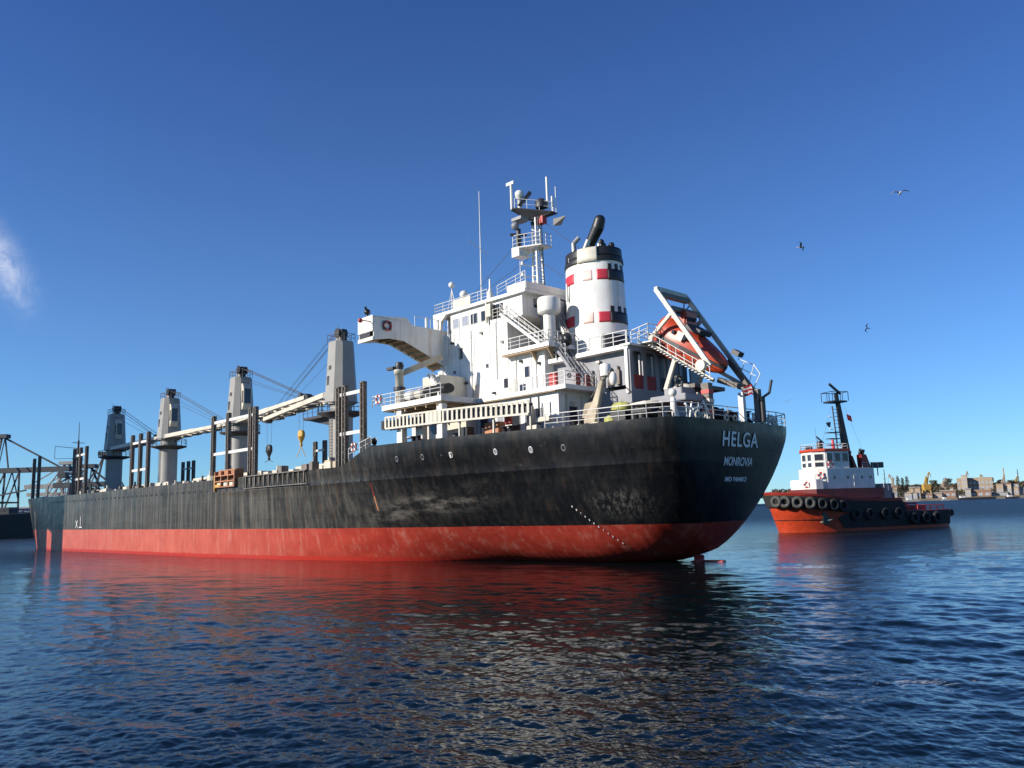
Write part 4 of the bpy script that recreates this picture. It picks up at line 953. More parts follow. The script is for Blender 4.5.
# angle on the funnel that faces the camera side
VA = math.atan2(56-1, -(33.2+13.6)); 
def fa(s_): return VA+math.asin(max(-1, min(1, s_)))*1.0       # s_ = -1 left edge … +1 right edge as seen from port quarter
fun_ring(25.75, 26.15, .10, 'black', 'funnel_rim', parent=fn); fun_ring(26.25, 27.05, .03, 'black', 'funnel_top', parent=fn); fun_ring(26.15, 26.25, .02, 'black', 'funnel_neck', parent=fn)
fun_ring(25.7, 27.0, .14, 'creamlt', 'funnel_platform_plate', fa(-.62), fa(.02), fn, 16)
for z0, sfx in ((24.0, 0), (20.15, 1)):
    fun_ring(z0, z0+.95, .012, 'funred', 'funnel_band', fa(-1), fa(-.76), fn, 10)
    fun_ring(z0, z0+.95, .012, 'fadered', 'faded_funnel_band', fa(-.50), fa(-.18), fn, 10)
    fun_ring(z0, z0+.95, .012, 'funred', 'funnel_band', fa(-.02), fa(.36), fn, 10)
    fun_ring(z0-.05, z0+.95, .02, 'black', 'funnel_emblem', fa(.36), fa(1), fn, 14)
    for s0, s1 in ((.36, .50), (.62, .74), (.84, .95)): fun_ring(z0+.95, z0+1.45, .02, 'black', 'emblem_tower', fa(s0), fa(s1), fn, 4)
fun_ring(17.15, 19.1, .03, 'dark', 'funnel_louvre', fa(.05), fa(1)+.8, fn, 20)
# exhaust pipes
b = MB(); b.tube((FX+.5, 0, 26.2), (FX+.4, 0, 28.0), .42, .46, 16); b.sphere((FX+.4, 0, 28.0), .47, 16, 10); b.tube((FX+.4, 0, 28.0), (FX-.7, 0, 29.4), .46, .56, 16); b.sphere((FX-.7, 0, 29.4), .56, 16, 10); b.tube((FX-.7, 0, 29.4), (FX-.95, 0, 30.0), .56, .52, 16); b.sphere((FX-.95, 0, 30.0), .52, 16, 10); P('exhaust_pipe', 'black', b, fn)
M['pipe'] = mat('dull_metal_pipe', (.42, .41, .39), .4, metal=.6, dirt=.25)
b = MB(); b.path([(FX+1.5, .9, 26.2), (FX+1.5, .9, 28.3), (FX+1.1, .6, 28.8)], .22, 12); b.tube((FX+.6, 1.1, 26.2), (FX-.1, .7, 28.2), .35, .25); b.tube((FX-1.0, .8, 26.2), (FX-1.3, .6, 27.6), .2); P('small_exhaust_pipe', 'pipe', b, fn)
b = MB()
for x, y, h in ((-1.5, .6, .6), (-.4, -1.0, .9), (-2.0, -.2, .35)): b.tube((FX+x, y, 26.2), (FX+x, y, 27.1+h), .22); b.sphere((FX+x, y, 27.1+h), .28)
P('funnel_vent', 'black', b, fn)
b = MB()
for x, y, r in ((14.6, 3.6, .7), (13.9, 3.7, .55), (14.4, 3.5, .5)): b.sphere((x, y, 17.9+(.9 if r < .6 else 0)), r, sc=(1, .8, 1.1))
P('blower', 'black', b)

# ------------------------------------------------------------------ stern launch ramp for the free-fall lifeboat
def q3(p, y): return Vector((p[0], y, p[1]))
b = MB(); W = 2.6
up0, up1 = (5.1, 21.55), (.55, 14.6); lo0, lo1 = (6.2, 17.35), (.3, 13.45)
for s_ in (1, -1):
    y = W if s_ > 0 else -1.6
    b.beam(q3(up0, y), q3(up1, y), .25, .36); b.beam(q3(lo0, y), q3(lo1, y), .20, .28); b.beam((6.05, y, 17.5), q3((3.75, 19.3), y), .22, .30)
    b.beam((3.6, y, 15.75), (4.7, y, 13.3), .22, .34)
b.beam(q3(up0, -1.6), q3(up0, W), .34, .4)
ramp = P('lifeboat_launch_frame', 'creamlt', b, bevel=.02)
b = MB()
for k, f_ in enumerate((.05, .24)): p = Vector(q3(up0, 0)).lerp(q3(up1, 0), f_); b.beam(p+Vector((0, -1.5, -.1)), p+Vector((0, W-.2, -.1)), .5, .35)
b.beam((1.4, -1.5, 15.6), (-.7, -1.0, 12.9), .36, .42); b.beam((1.9, -.6, 14.0), (-.8, -.4, 12.9), .36, .42); b.beam((-.7, -1.4, 12.9), (-.7, .3, 12.9), .3)
P('launch_cradle', 'post', b, ramp); b = MB(); b.box(2.0, 3.6, -1.6, W, 13.2, 13.5); P('cross_platform', 'post', b, ramp)
b = MB(); b.tube((4.0, -.4, 20.4), (4.9, .6, 18.9), .05); b.tube((4.0, .4, 20.4), (4.8, -.6, 18.9), .05); P('lashing', 'wire', b, ramp)
b = MB(); p0 = Vector((6.2, W+.35, 17.35)); p1 = Vector((.4, W+.35, 13.5))
for h in (.5, 1.0): b.tube(p0+Vector((0, 0, h)), p1+Vector((0, 0, h)), .03, n=5)
for k in range(9): c = p0.lerp(p1, k/8); b.tube(c, c+Vector((0, 0, 1)), .03, n=5)
for k in range(22): c = p0.lerp(p1, k/21); b.beam(c+Vector((0, -.35, 0)), c+Vector((0, .2, 0)), .22, .05)
P('embarkation_walkway', 'white2', b, ramp); b = MB(); b.path([(.6, -1.5, 15.6), (-.8, -1.4, 14.9), (-1.3, -1.35, 14.1), (-.7, -1.3, 13.1)], .035); b.path([(.5, -1.5, 14.9), (-.9, -1.4, 14.0)], .03); b.tube((-.8, -1.4, 14.9), (-.3, -1.4, 13.6), .03); b.tube((0, -1.45, 15.3), (.4, -1.5, 14.4), .03)
P('platform_hoop', 'white2', b, ramp)
b = MB(); b.lathe((1.1, W+.35, 14.7), [(.42, -.2), (.42, .2)], 18, 'Y'); b.sphere((3.2, W-.1, 13.2), .75, sc=(1.2, .8, .55)); P('ramp_winch', 'creamlt', b, ramp)
b = MB(); b.box(.85, 1.5, -.2+W-.4, W, 10.4, 13.4); P('ramp_post', 'post', b, ramp); b = MB(); b.box(-1.35, -.95, -1.2, -.7, 10.4, 12.9); P('ramp_post', 'post', b, ramp)
b = MB(); b.box(-.8, -.4, .2, .6, 10.4, 12.6); P('white_bitts_post', 'white', b, ramp)
for z, m_ in ((11.1, 'red'), (11.9, 'creamlt'), (12.6, 'red')):
    b = MB(); b.box(.80, 1.55, W-.63, W+.04, z, z+.28); P('post_marking', m_, b, ramp)
# deck above the aft house end that carries the ramp
b = MB(); b.box(5.2, 7.4, .6, 3.4, 17.2, 17.3); b.rail([(7.2, 3.4, 17.3), (5.5, 3.4, 17.6), (5.4, 1.2, 17.6)], 1.1, .9, .035); P('ramp_access_deck', 'white2', b)
# poop clutter
b = MB(); b.prism([(7.9, 7.3, 10.6), (9.1, 7.6, 10.6), (8.5, 7.6, 12.3), (7.9, 7.4, 12.4), (7.25, 7.3, 13.9), (6.95, 7.2, 13.9), (7.4, 7.3, 12.2)], (0, .35, 0)); sb = P('stern_boom_crane', 'cream', b, bevel=.03)
b = MB(); b.lathe((6.9, 7.2, 0), [(.42, 14.3), (.45, 14.6), (.42, 15.2), (.1, 15.3)], 14); b.sphere((6.1, 7.3, 14.0), .42, sc=(.7, .7, 1.3)); P('floodlight', 'white', b, sb)
b = MB(); b.tube((7.3, 7.3, 13.9), (6.3, 7.3, 14.6), .12); b.tube((7.2, 7.3, 14.0), (9.3, 6.6, 12.6), .05); b.tube((7.3, 7.3, 14.0), (8.2, 6.4, 15.0), .05); P('boom_linkage', 'post', b, sb)
b = MB(); b.box(7.0, 9.2, 7.2, 8.2, 10.6, 10.75); b.box(10.5, 11.9, 9.2, 9.9, 11.1, 11.45); P('deck_platform', 'creamlt', b)
def canvas(name, m, c, sc, seed=0):
    g2 = random.Random(seed); b = MB(); b.sphere(c, 1, 18, 12, sc)
    b.v = [(x+g2.uniform(-.07, .07), y+g2.uniform(-.07, .07), z+g2.uniform(-.06, .06)) for x, y, z in b.v]; return P(name, m, b)
canvas('folded_tarpaulin', 'yellow', (5.5, 7.2, 11.75), (.9, .5, .38), 1); canvas('folded_tarpaulin', 'yellow', (6.5, 7.4, 10.75), (.5, .4, .45), 2); canvas('folded_tarpaulin', 'creamlt', (3.6, 7.0, 11.8), (1.3, .6, .18), 3)
for x, y in ((5.6, 6.6), (3.8, 6.4), (1.8, 1.2), (2.4, -1.8)):
    b = MB(); b.lathe((x, y, 11.15), [(.65, -.75), (.65, -.7), (.38, -.68), (.38, .68), (.65, .7), (.65, .75)], 18, 'Y'); b.box(x-.7, x+.7, y-1.0, y-.8, 10.4, 11.6); b.box(x-.7, x+.7, y+.8, y+1.0, 10.4, 11.4); P('mooring_winch', 'black', b)
b = MB(); b.lathe((1.0, 7.0, 0), [(.42, 10.4), (.22, 11.2), (.20, 11.9), (.1, 12.0)], 12); b.sphere((1.0, 7.0, 12.3), .3); P('gooseneck_vent', 'white', b)
b = MB()
for k in range(3): b.obox((.9, 5.2-k*1.1, 11.3+.1*k), (.12, 1.2, .14), rx=[.5, -.2, .8][k]); b.obox((.9, 5.0-k*1.0, 11.2), (.1, .12, 1.2), rx=[.3, 0, -.3][k])
P('white_rack', 'white2', b)
b = MB(); b.box(1.3, 4.5, 1.4, 5.0, 12.0, 12.5); b.box(2.0, 3.6, 2.6, 4.4, 12.5, 13.1); P('winch_shelter', 'grey', b, bevel=.05)
b = MB(); b.lathe((.9, -2.6, 0), [(.5, 10.4), (.5, 10.7), (.28, 10.9), (.3, 11.4), (.5, 11.5)], 14); b.lathe((.8, -4.4, 0), [(.4, 10.4), (.28, 11.2), (.4, 11.3)], 14); P('capstan', 'black', b)
b = MB(); b.path([(-1.5, -1.0, 12.2), (-1.8, -1.6, 12.6), (-1.9, -1.9, 13.6)], .10); b.tube((-1.5, -1.0, 12.2), (-1.5, -1.0, 10.4), .22); P('ensign_staff', 'black', b)

# ------------------------------------------------------------------ free-fall lifeboat lying on its ramp (own thing)
lb_o = S(3.6, .45, 16.65); tilt = math.atan2(17.35-13.45, 6.2-.3)
lifeboat = empty('lifeboat', lb_o, SHIP_AZ, 'orange enclosed free-fall lifeboat tilted nose down on the white ramp over the stern', 'lifeboat')
lifeboat.scale = (.86, 1.06, 1.08); lifeboat.rotation_euler = (0, -tilt, SHIP_AZ)      # local +X forward and up, bow of the boat points aft and down
def lb_shape(x):                                     # x from -4.3 (boat's bow, low end) to 3.6 (its stern, high end)
    t = (x+4.3)/7.9
    w = 1.55*min(1, (max(0, t)**.55)*1.32)*(1 if t < .8 else 1-.25*((t-.8)/.2)**2)
    h = .3+1.12*min(1, max(0, t)**.6*1.25)
    return w, h
b = MB(); vs = []; n = 24; xs = [-4.3, -4.2, -3.9, -3.4, -2.8, -2, -1, 0, 1, 2, 2.8, 3.3, 3.6]
for x in xs:
    w, h = lb_shape(x); k_ = .75 if x < 3.5 else .8
    for i in range(n):
        t = 2*math.pi*i/n; c, s_ = math.cos(t), math.sin(t); e = .75
        vs.append((x, w*math.copysign(abs(c)**e, c), h*(1.05 if s_ > 0 else 1.0)*math.copysign(abs(s_)**e, s_)))
b.add(vs, [(k*n+i, k*n+(i+1) % n, (k+1)*n+(i+1) % n, (k+1)*n+i) for k in range(len(xs)-1) for i in range(n)], True)
b.add(vs, [tuple(range(n))[::-1], tuple(range((len(xs)-1)*n, len(xs)*n))])
b.build('boat_hull', M['orange'], lifeboat)
b = MB(); b.v = []; 
for x in xs:
    w, h = lb_shape(x)
    for y, z in ((w+.05, -.12), (w+.05, .12), (-w-.05, .12), (-w-.05, -.12)): b.v.append((x, y, z))
for k in range(len(xs)-1):
    for i in range(4): b.f.append((k*4+i, k*4+(i+1) % 4, (k+1)*4+(i+1) % 4, (k+1)*4+i)); b.sm.append(False)
b.f += [(3, 2, 1, 0), tuple(len(xs)*4-4+i for i in range(4))]; b.sm += [False, False]
b.build('rubbing_strake', M['dark'], lifeboat)
b = MB(); b.prism([(1.0, -.9, 1.4), (3.2, -.9, 1.35), (2.8, -.9, 2.35), (1.6, -.9, 2.4)], (0, 1.6, 0)); c = b.build('conning_cupola', M['orange'], lifeboat, .12)
b = MB(); b.box(1.75, 2.6, .88, .92, 1.85, 2.15); b.box(1.2, 1.36, -.5, .5, 1.8, 2.1); b.build('cupola_window', M['glass'], c)
for x in (-1.6, -.2, 1.2):
    b = MB(); b.lathe((x, 1.5, .75), [(.16, -.1), (.16, .12)], 12, 'Y'); b.build('porthole', M['glass'], lifeboat)
b = MB(); b.box(-.9, .9, -.7, .9, 1.3, 1.68); b.build('hatch_cover_plate', M['dark'], lifeboat, .05)
b = MB(); b.obox((.3, 1.64, .72), (.75, .06, .65)); b.build('reflective_plate', M['creamlt'], lifeboat)
b = MB(); b.obox((-4.0, -.9, 1.2), (.8, .7, .35)); b.build('towing_bracket', M['dark'], lifeboat)
b = MB()
for x in (-3, -1, 1, 3): w, h = lb_shape(x); b.path([(x, w+.08, -.1), (x+1, lb_shape(x+1 if x < 3 else 3.5)[0]+.14, -.45), (x+2 if x < 2 else 3.5, lb_shape(x+2 if x < 2 else 3.5)[0]+.08, -.1)], .025)
b.build('grab_rope', M['wire'], lifeboat)

# life rings and rafts carried by the ship (things of their own)
def ring(loc, ax, label, R_=.32, m1='orange', m2='white2', group=None, rz=SHIP_AZ):
    e = empty('life_ring', loc, rz, label, 'life ring', group)
    b = MB(); b.torus((0, 0, 0), R_, .09, ax, 24, 8); b.build('ring_body', M[m1], e)
    b = MB()
    for k in range(4):
        t = math.pi/4+k*math.pi/2; c = (0, R_*math.cos(t), R_*math.sin(t)) if ax == 'X' else (R_*math.cos(t), 0, R_*math.sin(t)); b.obox(c, (.21, .21, .21))
    b.build('reflective_band', M[m2], e); return e
ring(S(28.78, 11.9, 21.65), 'X', 'red life ring on the outer end of the white bridge wing', .42, 'red', 'dark')
ring(S(29.2, 12.66, 14.75), 'Y', 'orange and white life ring on the boat deck rail below the bridge wing', .36)
ring(S(33.3, 12.62, 10.7), 'Y', 'faded orange life ring on the low rail where the stern deck rises', .34)
ring(S(2.4, 4.1, 14.0-.45), 'X', 'black life ring standing on the winch shelter under the lifeboat', .42, 'black', 'dark')
for i, (x, lab) in enumerate(((25.4, 'white life raft canister lying on the boat deck beside the crane post'), (24.0, 'cream life raft canister next inboard along the boat deck'))):
    e = empty('life_raft', S(x, 11.8, 14.06), SHIP_AZ, lab, 'life raft', 'life raft canisters on the boat deck')
    b = MB(); b.lathe((0, 0, .62), [(.2, -.62), (.42, -.55), (.45, 0), (.42, .55), (.2, .62)], 18, 'X'); b.build('canister', M['white' if i == 0 else 'creamlt'], e)
    b = MB(); b.box(-.5, -.4, -.45, .45, 0, .25); b.box(.4, .5, -.45, .45, 0, .25); b.build('cradle', M['dark'], e)
e = empty('rescue_boat', S(22.3, 11.4, 14.06), SHIP_AZ, 'small dark covered rescue boat on the boat deck behind the life rafts', 'rescue boat')
b = MB(); vs = []; xs = [-1.7, -1.2, 0, 1.0, 1.5, 1.75]; ws = [.6, .75, .8, .7, .4, .05]; n = 12
for x, w in zip(xs, ws):
    for i in range(n): t = 2*math.pi*i/n; vs.append((x, w*math.cos(t), .75+(.42 if w > .1 else .1)*math.sin(t)))
b.add(vs, [(k*n+i, k*n+(i+1) % n, (k+1)*n+(i+1) % n, (k+1)*n+i) for k in range(5) for i in range(n)], True); b.add(vs, [tuple(range(n))[::-1], tuple(range(5*n, 6*n))]); b.build('covered_hull', M['black'], e)
b = MB(); b.box(-1, -.85, -.6, .6, 0, .45); b.box(.7, .85, -.6, .6, 0, .45); b.build('chock', M['white2'], e)
# small red and white ensign hanging at the stern
e = empty('ensign', S(-1.0, .25, 12.35), SHIP_AZ, 'small red and white striped flag bundled on the post at the stern rail', 'flag')
for k in range(5):
    b = MB(); z0 = .0+k*.2
    pts = [(-.5+.16*i, .12*math.sin(i*1.7+k*.3), z0*.75+.06*math.sin(i*1.1)) for i in range(7)]
    b.add([(x, y, z) for x, y, z in pts]+[(x, y+.04, z+.15) for x, y, z in pts], [(i, i+1, 8+i, 7+i) for i in range(6)]+[(7+i, 8+i, i+1, i) for i in range(6)]); b.build('stripe', M['red'] if k % 2 == 0 else M['letter'], e)

# ------------------------------------------------------------------ the tug
PHI = math.radians(20); TAZ = math.pi+PHI
TO = (38.2+13.6*math.cos(PHI), 122+13.6*math.sin(PHI), 0)
tug = empty('tugboat', TO, TAZ, 'orange and black tug with white wheelhouse and tall black mast beyond the cargo ship stern', 'tugboat')
tug.scale = (.87, .94, .93)
TSH = 0.0
def TP(name, m, mb, parent=None, bevel=0):
    mb.v = [(v[0]+TSH, v[1], v[2]) for v in mb.v]
    return mb.build(name, M[m], parent or tug, bevel)
def th(x, z):
    zz = max(0, min(1, z/6)); nose = 15.6+2.2*zz; b = 4.25+.6*zz
    if x > 6: t = min(1, max(0, (x-6)/(nose-6))); b *= max(0, 1-t**(2.2+.9*zz))**.62
    if x < -13: b *= 1-.16*((-13-x)/4)**2
    if z < 0: b *= .9
    return b
def ttop(x): return float(np.interp(x, (-17, -8, -6.6, -5.6, 4, 12, 18), (2.75, 2.7, 3.0, 4.8, 5.0, 5.8, 6.3)))
def tx_(x, z): zz = max(0, min(1.05, z/6)); return x if x < 6 else 6+(x-6)*(9.6+2.2*zz)/11.8
xs = [-17, -16.4, -15, -13, -10, -8, -7.2, -6.6, -6.1, -5.6, -4, -1, 2, 5, 6.5, 8, 9.5, 11, 12.5, 13.7, 14.8, 15.8, 16.6, 17.2, 17.6, 17.8]
def tug_hull_part(name, m, z0f, z1f, off=0.0, nz=6):
    vs = []
    for x in xs:
        for k in range(nz+1):
            a0, a1 = z0f(x), z1f(x); z = a0+(a1-a0)*k/nz; X_ = tx_(x, z); zz = max(0, min(1, z/6))
            b_ = 4.25+.6*zz; t = 0 if x < 6 else (x-6)/11.8; b_ *= max(0, 1-t**(2.2+.9*zz))**.62
            if x < -13: b_ *= 1-.16*((-13-x)/4)**2
            vs.append((X_+(off if x > 17 else (-off if x < -16.9 else 0)), b_+off, z))
    q = nz+1; mb = MB(); fs = [(i*q+j, i*q+j+1, (i+1)*q+j+1, (i+1)*q+j) for i in range(len(xs)-1) for j in range(nz)]
    mb.add(vs, fs, True); mb.add([(x, -y, z) for x, y, z in vs], [f[::-1] for f in fs], True)
    for i in (0, len(xs)-1):
        for j in range(nz): a_, b_ = vs[i*q+j], vs[i*q+j+1]; mb.add([a_, b_, (b_[0], -b_[1], b_[2]), (a_[0], -a_[1], a_[2])], [(0, 1, 2, 3)])
    for i in range(len(xs)-1):
        for k in (nz, 0): a_, b_ = vs[i*q+k], vs[(i+1)*q+k]; mb.add([a_, b_, (b_[0], -b_[1], b_[2]), (a_[0], -a_[1], a_[2])], [(0, 1, 2, 3)])
    me = TP(name, m, mb); return me
tug_hull_part('tug_hull', 'tugor', lambda x: -1.2, lambda x: ttop(x)-.35)
tug_hull_part('fender_belt', 'rubber', lambda x: ttop(x)-2.35 if x > -5.7 else ttop(x)-1.15, lambda x: ttop(x)-.45 if x > -5.7 else ttop(x)-.3, .28, 3)
tug_hull_part('bulwark_cap', 'tugred', lambda x: ttop(x)-.30, lambda x: ttop(x)+.02, .05, 1)
tug_hull_part('lower_fender', 'rubber', lambda x: .45 if x < 7 else 1.9, lambda x: 2.7 if x < 7 else 1.95, .12, 2)
b = MB(); b.lathe((-17.1, 0, 2.2), [(.55, -4.2), (.62, -3.8), (.62, 3.8), (.55, 4.2)], 14, 'Y'); TP('stern_roller', 'rubber', b)
b = MB(); b.box(9.2, 10.6, th(10, 2)-.35, th(10, 2)+.12, 1.2, 3.1); TP('anchor_pocket', 'black', b)
b = MB(); b.beam((10.9, th(10.6, 1.6)+.02, 1.5), (8.9, th(9, 1.6)+.12, 1.9), .14); TP('anchor', 'creamlt', b)
for i, x in enumerate((17.3, 16.5, 15.0, 13.2, 11.2, 9.1, 7.2)):
    z = ttop(x)-1.45; d = (th(x+.2, z)-th(x-.2, z))/.4; n = Vector((-d, 1, 0)).normalized(); rz = math.atan2(n.y, n.x)
    X_ = tx_(x, z); y = (4.25+.6*min(1, z/6))*max(0, 1-(max(0, x-6)/11.8)**(2.2+.9*min(1, z/6)))**.62
    b = MB(); b.torus((0, 0, 0), .66, .29, 'X', 22, 8); o = TP('tyre_fender', 'tyre' if i < 4 else 'rubber', b); o.location = (X_+n.x*.45, y+n.y*.45, z); o.rotation_euler = (0, 0, rz)
for i, x in enumerate((4.4, 1.5, -1.8, -4.6, -8, -10.5, -13)):
    b = MB(); b.torus((0, 0, 0), .68, .3, 'Y', 20, 8); o = TP('tyre_fender', 'rubber', b); o.location = (x, th(x, 2)+.35, 2.5 if x > -5 else 1.6)
b = MB(); b.prism([(tx_(x, 5), (th(x, 5)-.2), ttop(-5)-.45) for x in xs if x > -5.7 and x < 17.5]+[(tx_(x, 5), -(th(x, 5)-.2), ttop(-5)-.45) for x in xs[::-1] if x > -5.7 and x < 17.5], (0, 0, .1)); b.box(-16.8, -5.6, -4.3, 4.3, 1.8, 1.9); TP('tug_deck', 'tugred', b)
# superstructure
TSH = -1.7
b = MB(); b.prism([(13.6, -1.6, 5), (13.6, 1.6, 5), (12.2, 3.2, 5), (-1.8, 3.4, 5), (-1.8, -3.4, 5), (12.2, -3.2, 5)], (0, 0, 1.55)); TP('lower_casing', 'tugdk', b)
b = MB(); b.prism([(13.3, -1.5, 6.5), (13.3, 1.5, 6.5), (12, 3.0, 6.5), (10.6, 3.1, 6.5), (10.6, -3.1, 6.5), (12, -3.0, 6.5)], (0, 0, 1.55)); TP('forward_casing', 'white', b, bevel=.05)
b = MB(); b.prism([(11.2, -1.7, 6.55), (11.2, 1.7, 6.55), (9.6, 3.1, 6.55), (-.3, 3.1, 6.55), (-.3, -3.1, 6.55), (9.6, -3.1, 6.55)], (0, 0, 3.2)); dh = TP('deckhouse', 'white', b, bevel=.05)
for x in (8.2, 5.4, 2.4, .6):
    q = MB(); q.lathe((x, 3.1, 8.3), [(.24, -.02), (.24, .05)], 14, 'Y'); TP('porthole', 'glass', q, dh)
q = MB(); q.box(3.4, 4.2, 3.1, 3.16, 6.6, 8.6); TP('door', 'white2', q, dh)
WHP = [(10.8, -1.3), (10.8, 1.3), (9.4, 2.75), (4.6, 2.9), (4.6, -2.9), (9.4, -2.75)]
b = MB(); b.prism([(x, y, 9.7) for x, y in WHP], (0, 0, 2.75)); w_ = TP('wheelhouse', 'white', b, bevel=.04)
def wall_windows(p, q_, zs, n, m='glass'):
    p = Vector((p[0], p[1], 0)); q_ = Vector((q_[0], q_[1], 0)); d = q_-p; L_ = d.length; nn = Vector((d.y, -d.x, 0)).normalized()
    if nn.dot((p+q_)/2-Vector((7, 0, 0))) < 0: nn = -nn
    for k in range(n):
        c = p+d*((k+.5)/n)
        for z0, z1 in zs:
            w = L_/n*.72; b = MB(); b.obox((c.x+nn.x*.03, c.y+nn.y*.03, (z0+z1)/2), (w, .06, z1-z0), rz=math.atan2(d.y, d.x)); f = TP('window', 'white2', b, w_)
            b = MB(); b.obox((c.x+nn.x*.06, c.y+nn.y*.06, (z0+z1)/2), (w-.14, .04, z1-z0-.14), rz=math.atan2(d.y, d.x)); TP('pane', m, b, f)
zz = ((10.0, 10.8), (11.0, 12.1))
wall_windows(WHP[0], WHP[1], zz, 2); wall_windows(WHP[1], WHP[2], zz, 1); wall_windows(WHP[2], WHP[3], ((10.8, 12.2),), 3); wall_windows(WHP[5], WHP[0], zz, 2)
b = MB(); b.prism([(x+(.25 if x > 9 else -.1)*1, y*1.08, 12.45) for x, y in WHP], (0, 0, .42)); TP('roof', 'tugor', b, w_, .05)
b = MB(); b.rail([(10.9, 1.2, 12.87), (9.5, 2.7, 12.87), (4.7, 2.9, 12.87), (4.7, -2.9, 12.87), (9.5, -2.7, 12.87), (10.9, -1.2, 12.87), (10.9, 1.2, 12.87)], .8, 1.2, .03, 2)
b.rail([(12.9, 1.5, 8.05), (11.9, 2.9, 8.05), (10.8, 3.0, 8.05)], .8, 1.2, .03, 2); TP('railing', 'white2', b)
b = MB(); b.lathe((8.6, .8, 0), [(.5, 12.87), (.55, 13.6), (.3, 14.2)], 12); b.beam((7.4, .4, 14.0), (9.9, 1.6, 14.9), .18); b.tube((9.9, 1.8, 12.9), (9.9, 1.8, 14.5), .04); TP('fire_monitor', 'black', b)
b = MB(); b.tube((6.3, 1.4, 12.9), (6.3, 1.4, 14.4), .28, .2); TP('red_vent', 'red', b)
b = MB(); b.obox((9.6, -.9, 13.2), (.6, .8, .6)); b.obox((10.2, .4, 13.1), (.4, .5, .4)); b.tube((10.5, 2.2, 12.9), (10.5, 2.2, 16.2), .025, n=4); TP('deck_light', 'dark', b)
# mast: tapered black column with ladder, platform and scanner
b = MB(); a0 = [(1.3, -.5, 9.7), (2.6, -.5, 9.7), (2.6, .5, 9.7), (1.3, .5, 9.7)]; a1 = [(2.8, -.25, 20.6), (3.5, -.25, 20.6), (3.5, .25, 20.6), (2.8, .25, 20.6)]
b.add(a0+a1, [(3, 2, 1, 0), (4, 5, 6, 7)]+[(i, (i+1) % 4, 4+(i+1) % 4, 4+i) for i in range(4)]); tm = TP('tug_mast', 'black', b, bevel=.05)
b = MB(); b.tube((4.2, .2, 12.5), (4.6, .2, 20), .11, n=8)
for k in range(12): z = 12.9+k*.6; b.beam((3.2, .2, z), (4.45, .2, z), .07)
for z in (13.6, 14.6, 15.6): b.box(3.6, 6.0, -.5, .6, z, z+.12)
TP('mast_ladder', 'dark', b, tm)
b = MB(); b.box(2.2, 5.2, -1.2, 1.2, 20.6, 20.85); b.rail([(2.0, 1.3, 20.8), (5.4, 1.3, 20.8), (5.4, -1.3, 20.8), (2.0, -1.3, 20.8), (2.0, 1.3, 20.8)], 1.5, 1.6, .05, 1); b.beam((3.2, 0, 20.5), (3.4, 0, 22.3), .5, .5); b.beam((2.6, .2, 22.1), (5.8, 1.2, 23.5), .3, .32); TP('radar_scanner', 'black', b, tm)
b = MB()
for z in (14.0, 16.2, 18.2): b.beam((4.6, 0, z), (5.6, .4, z), .07); b.sphere((5.6, .4, z+.1), .14)
TP('mast_lamp', 'white2', b, tm)
b = MB(); b.add([(5.5, .5, 17.4), (6.7, .6, 17.2), (6.3, .6, 16.6), (5.7, .5, 16.4)], [(0, 1, 2, 3), (3, 2, 1, 0)]); TP('dark_pennant', 'dark', b, tm)
b = MB(); b.add([(2.0, .5, 18.7), (1.1, .6, 18.4), (.9, .6, 17.4), (1.8, .5, 17.7)], [(0, 1, 2, 3), (3, 2, 1, 0)]); TP('red_pennant', 'red', b, tm)
b = MB(); b.tube((2, .3, 19.8), (-1.5, 1.0, 9.8), .02, n=4); b.tube((5.4, .9, 20), (9.5, 2.0, 13), .02, n=4); TP('stay_wire', 'wire', b, tm)
for y in (1.5, -1.5):
    b = MB(); b.prism([(-1.0, y-.55, 9.7), (1.1, y-.55, 9.7), (1.2, y-.55, 12.0), (-.1, y-.55, 12.0)], (0, 1.1, 0)); f_ = TP('tug_funnel', 'tugred', b, bevel=.12)
    b = MB(); b.tube((.4, y, 12.0), (.0, y, 12.7), .28); b.tube((.9, y, 12.0), (.7, y, 12.9), .2); TP('exhaust_pipe', 'black', b, f_)
b = MB(); b.obox((-2.0, 2.2, 10.2), (1.6, 1.2, .9)); b.tube((-2, 2.2, 8.5), (-2, 2.2, 9.8), .08); b.beam((-.8, 2.5, 10.3), (.4, 2.5, 10.2), .1); TP('towing_searchlight', 'black', b)
b = MB(); b.rail([(-1.4, 3.0, 9.7), (2.0, 3.0, 9.7)], .9, 1.2, .035); b.rail([(-1.9, 3.3, 6.5), (-4.8, 3.2, 5.0)], .9, 1.2, .035); TP('deck_railing', 'white2', b)
TSH = 0.0
b = MB(); b.box(-6.0, -3.6, -2.6, 2.6, 4.7, 7.2); TP('aft_casing', 'grey', b, bevel=.06)
b = MB(); b.lathe((-8.8, 0, 3.1), [(1.1, -1.3), (1.1, -1.2), (.6, -1.15), (.6, 1.15), (1.1, 1.2), (1.1, 1.3)], 20, 'Y'); b.obox((-8.8, 1.6, 2.8), (2.0, .5, 2.0)); b.sphere((-9.2, 1.9, 3.5), .7); TP('towing_winch', 'red', b)
b = MB()
b.rail([(-10.2, 3.6, 2.7), (-16.2, 3.5, 2.7)], .85, 1.5, .07, 2); b.rail([(-10.2, -3.6, 2.7), (-16.2, -3.5, 2.7)], .85, 1.5, .07, 2); b.box(-15, -12.5, -1, 1, 1.9, 3.6); b.tube((-11.5, -2.2, 1.9), (-11.5, -2.2, 3.9), .12); b.tube((-11.5, 2.2, 1.9), (-11.5, 2.2, 3.9), .12); b.tube((-11.5, -2.2, 3.9), (-11.5, 2.2, 3.9), .12); TP('towing_bow', 'red', b)
